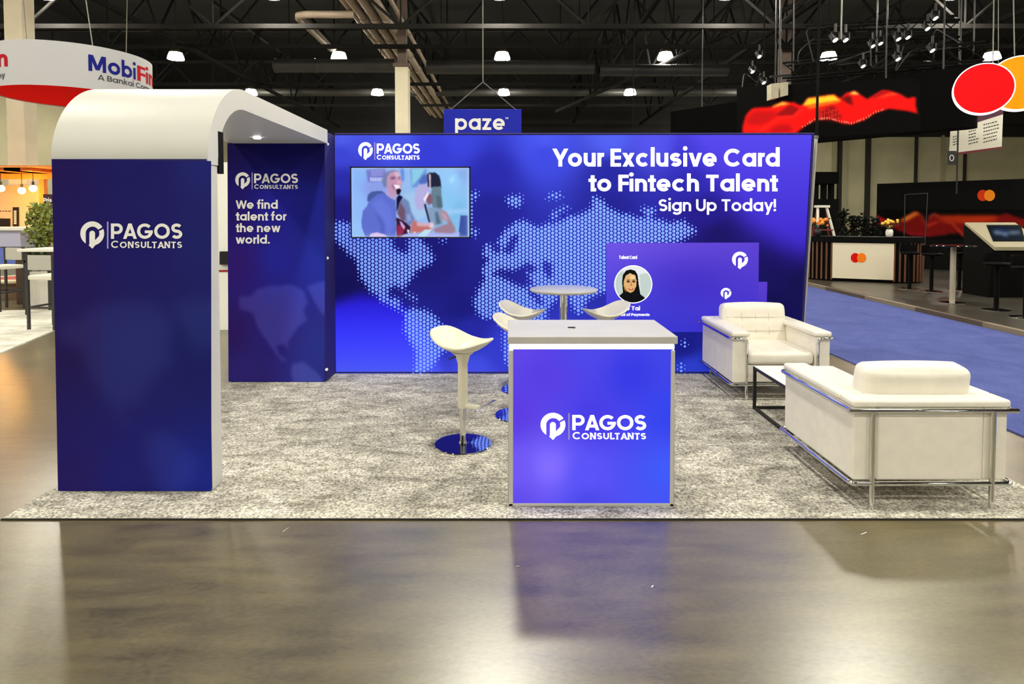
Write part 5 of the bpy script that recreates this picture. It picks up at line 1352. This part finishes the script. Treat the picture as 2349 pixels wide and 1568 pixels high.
mb.add([(x0_, YK, zb2 - .07), (x1_, YK, zb2 - .07), (x1_, YK, zb2), (x0_, YK, zb2), (x0_, YK + .78, zt2 - .03), (x1_, YK + .78, zt2 - .03), (x1_, YK + .78, zt2 + .02), (x0_, YK + .78, zt2 + .02)],
       [(0, 1, 2, 3), (4, 7, 6, 5), (0, 4, 5, 1), (1, 5, 6, 2), (2, 6, 7, 3), (3, 7, 4, 0)])
obj('tilted_top', mb, mat('pale_kiosk_frame', (150, 142, 116), .5), kk, bevel=.006)
kn = Vector((0, -(zt2 + .02 - zb2), .78)).normalized()
KP = lambda off: (lambda px, py: hit(px, py, Vector((0, YK, zb2)) + kn * off, kn))
def kcols(X, Y):
    img = np.zeros(X.shape + (3,)) + np.array([18, 26, 38.])
    for px, py, rx, ry, c in ((2290, 533, 12, 5, (150, 170, 196)), (2306, 536, 8, 6, (120, 150, 190)), (2325, 533, 14, 4, (140, 160, 180)), (2340, 532, 8, 4, (90, 110, 140)), (2300, 527, 14, 4, (24, 40, 90))): img = paint(img, X, Y, ell(px, py, rx, ry), c, 2, .7)
    return img
obj('screen_bezel', MB().polys([[(2262, 515.5), (2342, 515.5), (2352, 553.5), (2278, 553.5)]], KP(.003)), DARK, kk)
picture('touch_screen', [(2267, 519), (2336, 519), (2347, 551), (2280, 551)], 40, 20, kcols, KP(.006), P_SCREEN, kk)

# ------------------------------------------------------------------ neighbouring stand on the left
ORW = mat('warm_lit_wood', (206, 122, 52), .6, noise=.2, nscale=6)
YB = 17.0
bar = thing('timber_canopy', 'orange timber bar canopy glowing above the pendant bulbs', 'canopy', tuple(at(60, 400, YB)))
A_, B_ = at(-60, 388, YB), at(260, 422, YB)
obj('fascia', MB().box(A_.x, B_.x, YB, YB + .08, B_.z + .2, A_.z), ORW, bar)
bt = MB()
x = A_.x
while x < B_.x: bt.box(x, x + .09, YB - .05, YB, B_.z + .2, A_.z + .03); x += .16
obj('batten_cladding', bt, ORW, bar)
obj('lower_beam', MB().box(A_.x, B_.x, YB - .3, YB - .18, B_.z + .12, B_.z + .26), ORW, bar)
for px in (-14, 2, 50, 76):
    q_ = at(px, 400, 16.1); obj('rafter', MB().box(q_.x - .35, q_.x + .35, 15.6, YB, B_.z + .26, B_.z + .34), ORW, bar)
for px in (-40, 98, 240):
    q_ = at(px, 500, YB); obj('post', MB().box(q_.x - .07, q_.x + .07, YB - .02, YB + .12, 0, B_.z + .3), ORW, bar)
obj('plank_roof', MB().box(A_.x, B_.x, 15.4, YB + .1, B_.z + .34, B_.z + .38), ORW, bar)
ZRAFT = B_.z + .262
BULB = mat('amber_bulb_glass', (255, 214, 150), .4, emit=(255, 180, 80), es=150)
for px, py, Y, lab in ((2, 432, 16.0, 'amber pendant bulb at the left picture edge'), (50, 437, 16.3, 'amber pendant bulb left of the bulb nearest the arch'), (76, 432, 15.8, 'amber pendant bulb nearest the blue arch leg'), (-14, 455, 16.2, 'lower amber pendant bulb just outside the left picture edge')):
    p = at(px, py, Y); t = thing('pendant_bulb', lab, 'pendant lamp', tuple(p), 0, 'amber pendant bulbs of the timber bar')
    obj('bulb', MB().sphere(p, .085, 16, 10), BULB, t, smooth=True)
    obj('socket', MB().cyl(p + Vector((0, 0, .08)), p + Vector((0, 0, .17)), .03, n=10), BLACK, t)
    obj('cord', MB().cyl(p + Vector((0, 0, .16)), (p.x, p.y, ZRAFT), .008, n=6), BLACK, t)
# back wall of the bar with dark sign and screen
bk = thing('bar_backdrop', 'pale backdrop wall of the timber bar with a black screen', 'display wall', tuple(at(0, 500, 17.45)))
A_, B_ = at(-300, 425, 17.45), at(100, 600, 17.45)
obj('panel', MB().box(A_.x, B_.x, 17.45, 17.6, 0, A_.z), mat('pale_backdrop', (206, 196, 172), .6, noise=.05), bk)
VB = lambda off: vplane(17.45, off)
slab('wall_screen', [(-30, 500), (24, 501), (24, 520), (-30, 520)], .05, BLACK, bk, VB, .05)
slab('black_banner', [(31, 475), (44, 475), (44, 519), (31, 519)], .03, BLACK, bk, VB, .03)
mk = MB()
for i in range(8): mk.polys([[(34, 483 + i * 4), (40, 483 + i * 4), (40, 485.6 + i * 4), (34, 485.6 + i * 4)]], VB(.034))
obj('banner_print', mk, PRINTW, bk)
mk = MB()
for x, x2 in ((-2, 4), (6, 10), (12, 17), (19, 25)): mk.polys([[(x, 483), (x2, 483), (x2, 485.2), (x, 485.2)]], VB(.004))
obj('wall_print', mk, SG, bk)
sg = thing('maroon_sign', 'small dark maroon sign with white lettering behind the plant', 'sign', tuple(at(125, 460, 14.5)))
slab('sign_plate', [(99, 445), (190, 447), (190, 480), (99, 478)], 0, mat('dark_maroon', (52, 8, 24), .5), sg, lambda off: vplane(14.5, off), .06)
lettering('sign_lettering', 'Pris', 100, 119, 454, 463, vplane(14.5, .005), PRINTW, sg, w=.2)
p = at(150, 470, 14.58); obj('support_post', MB().box(p.x - .04, p.x + .04, 14.52, 14.6, 0, p.z), BLACK, sg)
# white counter with blue carpeted base
YQ = 13.5
cn = thing('bar_counter', 'white-topped counter with lavender front behind the high table', 'counter', tuple(fl(40, 640)))
A_, B_ = at(-200, 521, YQ), at(150, 528, YQ)
zq = A_.z
obj('counter_slab', MB().box(A_.x, B_.x, YQ - .1, YQ + .7, zq - .07, zq), WHITE, cn, bevel=.008)
obj('front_panel', MB().box(A_.x, at(47, 550, YQ).x, YQ, YQ + .6, zq - .42, zq - .07), mat('lavender_panel', (196, 196, 226), .5), cn)
obj('grey_base', MB().box(A_.x, B_.x - .5, YQ + .05, YQ + .6, 0, zq - .42), mat('grey_concrete_panel', (150, 148, 138), .6, noise=.1), cn)
obj('blue_band', MB().box(A_.x, at(50, 585, YQ).x, YQ - .02, YQ + .05, zq - .8, zq - .45), mat('blue_band', (92, 112, 196), .6), cn)
# tree in a wooden planter
LEAF = mat('olive_leaf', (120, 130, 52), .55, noise=.35, nscale=5)
tr_ = bush('potted_shrub', 96, 11.6, .95, .62, .86, 'leafy olive-green shrub in a brown planter behind the high table', 5, LEAF, 520, .10)
c_ = tr_.location
obj('planter', MB().box(c_.x - .32, c_.x + .4, 11.35, 11.85, 0, 1.0), mat('brown_planter', (70, 48, 34), .6, noise=.15), tr_, bevel=.01)
bl = bush('trailing_plant', 88, 11.05, .62, .5, .42, 'low bushy greenery spilling before the brown planter', 9, mat('dark_olive_leaf', (62, 70, 34), .55, noise=.4, nscale=5), 320, .09, pot=.2)
# high table and bar chairs
YH = 10.0
h0, h1 = at(38, 571, YH), at(190, 571, YH)
hb = thing('high_bar_table', 'white-topped high bar table with dark legs left of the arch', 'table', ((h0.x + h1.x) / 2, YH + .3, .015))
obj('tabletop', MB().box(h0.x, h1.x, YH, YH + .65, h0.z - .045, h0.z), WHITE, hb, bevel=.006)
DKM = mat('dark_grey_metal', (62, 62, 64), .4, .5)
for x in (h0.x + .07, h1.x - .11):
    for y in (YH + .05, YH + .56): obj('leg', MB().box(x, x + .045, y, y + .045, .015, h0.z - .045), DKM, hb)
obj('side_rail', MB().box(h0.x + .07, h1.x - .07, YH + .05, YH + .09, .86, .9), DKM, hb)
def bar_chair(px, py, rz, label):
    p = fl(px, py, .015); t = thing('bar_chair', label, 'bar chair', tuple(p), rz, 'grey framed bar chairs at the high table'); K = dict(world=False)
    for x in (-.2, .2):
        obj('leg', MB().box(x - .016, x + .016, -.016, .016, 0, 1.06), DKM, t, **K)
        obj('leg', MB().box(x - .016, x + .016, .40, .432, 0, .72), DKM, t, **K)
        obj('footrest', MB().box(x - .012, x + .012, .01, .41, .30, .325), DKM, t, **K)
    obj('stretcher', MB().box(-.2, .2, -.01, .012, .30, .325).box(-.2, .2, .405, .427, .22, .245), DKM, t, **K)
    obj('seat', MB().box(-.215, .215, -.01, .45, .70, .765), mat('pale_seat_pad', (224, 220, 206), .6), t, bevel=.015, seg=3, **K)
    obj('backrest', MB().box(-.185, .185, -.014, .012, .84, 1.05), mat('grey_mesh_back', (176, 174, 166), .7), t, bevel=.006, **K)
    return t
bar_chair(96, 756, -.12, 'grey framed bar chair in front of the high bar table')
bar_chair(36, 706, 2.9, 'grey framed bar chair behind the high bar table')
# low round red-topped bench beyond
rd = thing('round_bench', 'low round red-topped bench with a cream rim beyond the bar chairs', 'bench', tuple(fl(60, 680)))
rp = rd.location.copy()
obj('cushion', MB().lathe([(0, .33), (.5, .33), (.54, .36), (.5, .39), (0, .39)], rp, 40), mat('dusty_red_fabric', (176, 84, 72), .7), rd, smooth=True)
obj('rim', MB().tube([(rp.x + .6 * math.cos(a), rp.y + .6 * math.sin(a), .36) for a in [2 * math.pi * i / 40 for i in range(40)]], .04, 8, closed=True), mat('cream_rim', (224, 206, 170), .5), rd, smooth=True)
obj('base', MB().cyl((rp.x, rp.y, 0), (rp.x, rp.y, .33), .45, n=32), mat('brown_base', (110, 84, 62), .6), rd, smooth=True)
# white partition and a dark monitor glimpsed through the arch
pt = thing('white_partition', 'tall white partition seen in the gap beside the arch leg', 'partition', tuple(fl(520, 700)))
A_, B_ = at(470, 372, 8.8), at(640, 600, 8.8)
obj('panel', MB().box(A_.x, B_.x, 8.8, 8.9, 0, A_.z), mat('bright_white_panel', (246, 245, 238), .5), pt)
slab('black_monitor', [(508, 576), (560, 576), (560, 606), (508, 606)], .06, BLACK, pt, lambda off: vplane(8.8, off), .06)
mm = at(515, 470, 8.75)
obj('joint_line', MB().box(mm.x - .4, mm.x + .5, 8.79, 8.8, .83, .85), SR, pt)

# ------------------------------------------------------------------ scraps on the concrete
for px, py, a, lab in ((1980, 1223, .5, 'white paper scrap on the concrete before the armchair'), (1187, 1298, 0, 'tiny white scrap near the left of the violet floor reflection'), (1495, 1344, .9, 'tiny white scrap near the right of the violet floor reflection'), (655, 1214, 1.2, 'pale carpet strand lying just off the carpet front edge')):
    p = fl(px, py); L = .022 if px in (1980, 655) else .008
    m4 = MB().add([(p.x - L * math.cos(a), p.y - L * math.sin(a), .0005), (p.x + L * math.cos(a), p.y + L * math.sin(a), .0005), (p.x + L * math.cos(a) + .004, p.y + L * math.sin(a) - .006, .004), (p.x - L * math.cos(a) + .004, p.y - L * math.sin(a) - .006, .003)], [(0, 1, 2, 3)])
    o = tag(obj('paper_scrap', m4, PRINTW), lab, 'scrap'); so = o.modifiers.new('thick', 'SOLIDIFY'); so.thickness = .0008
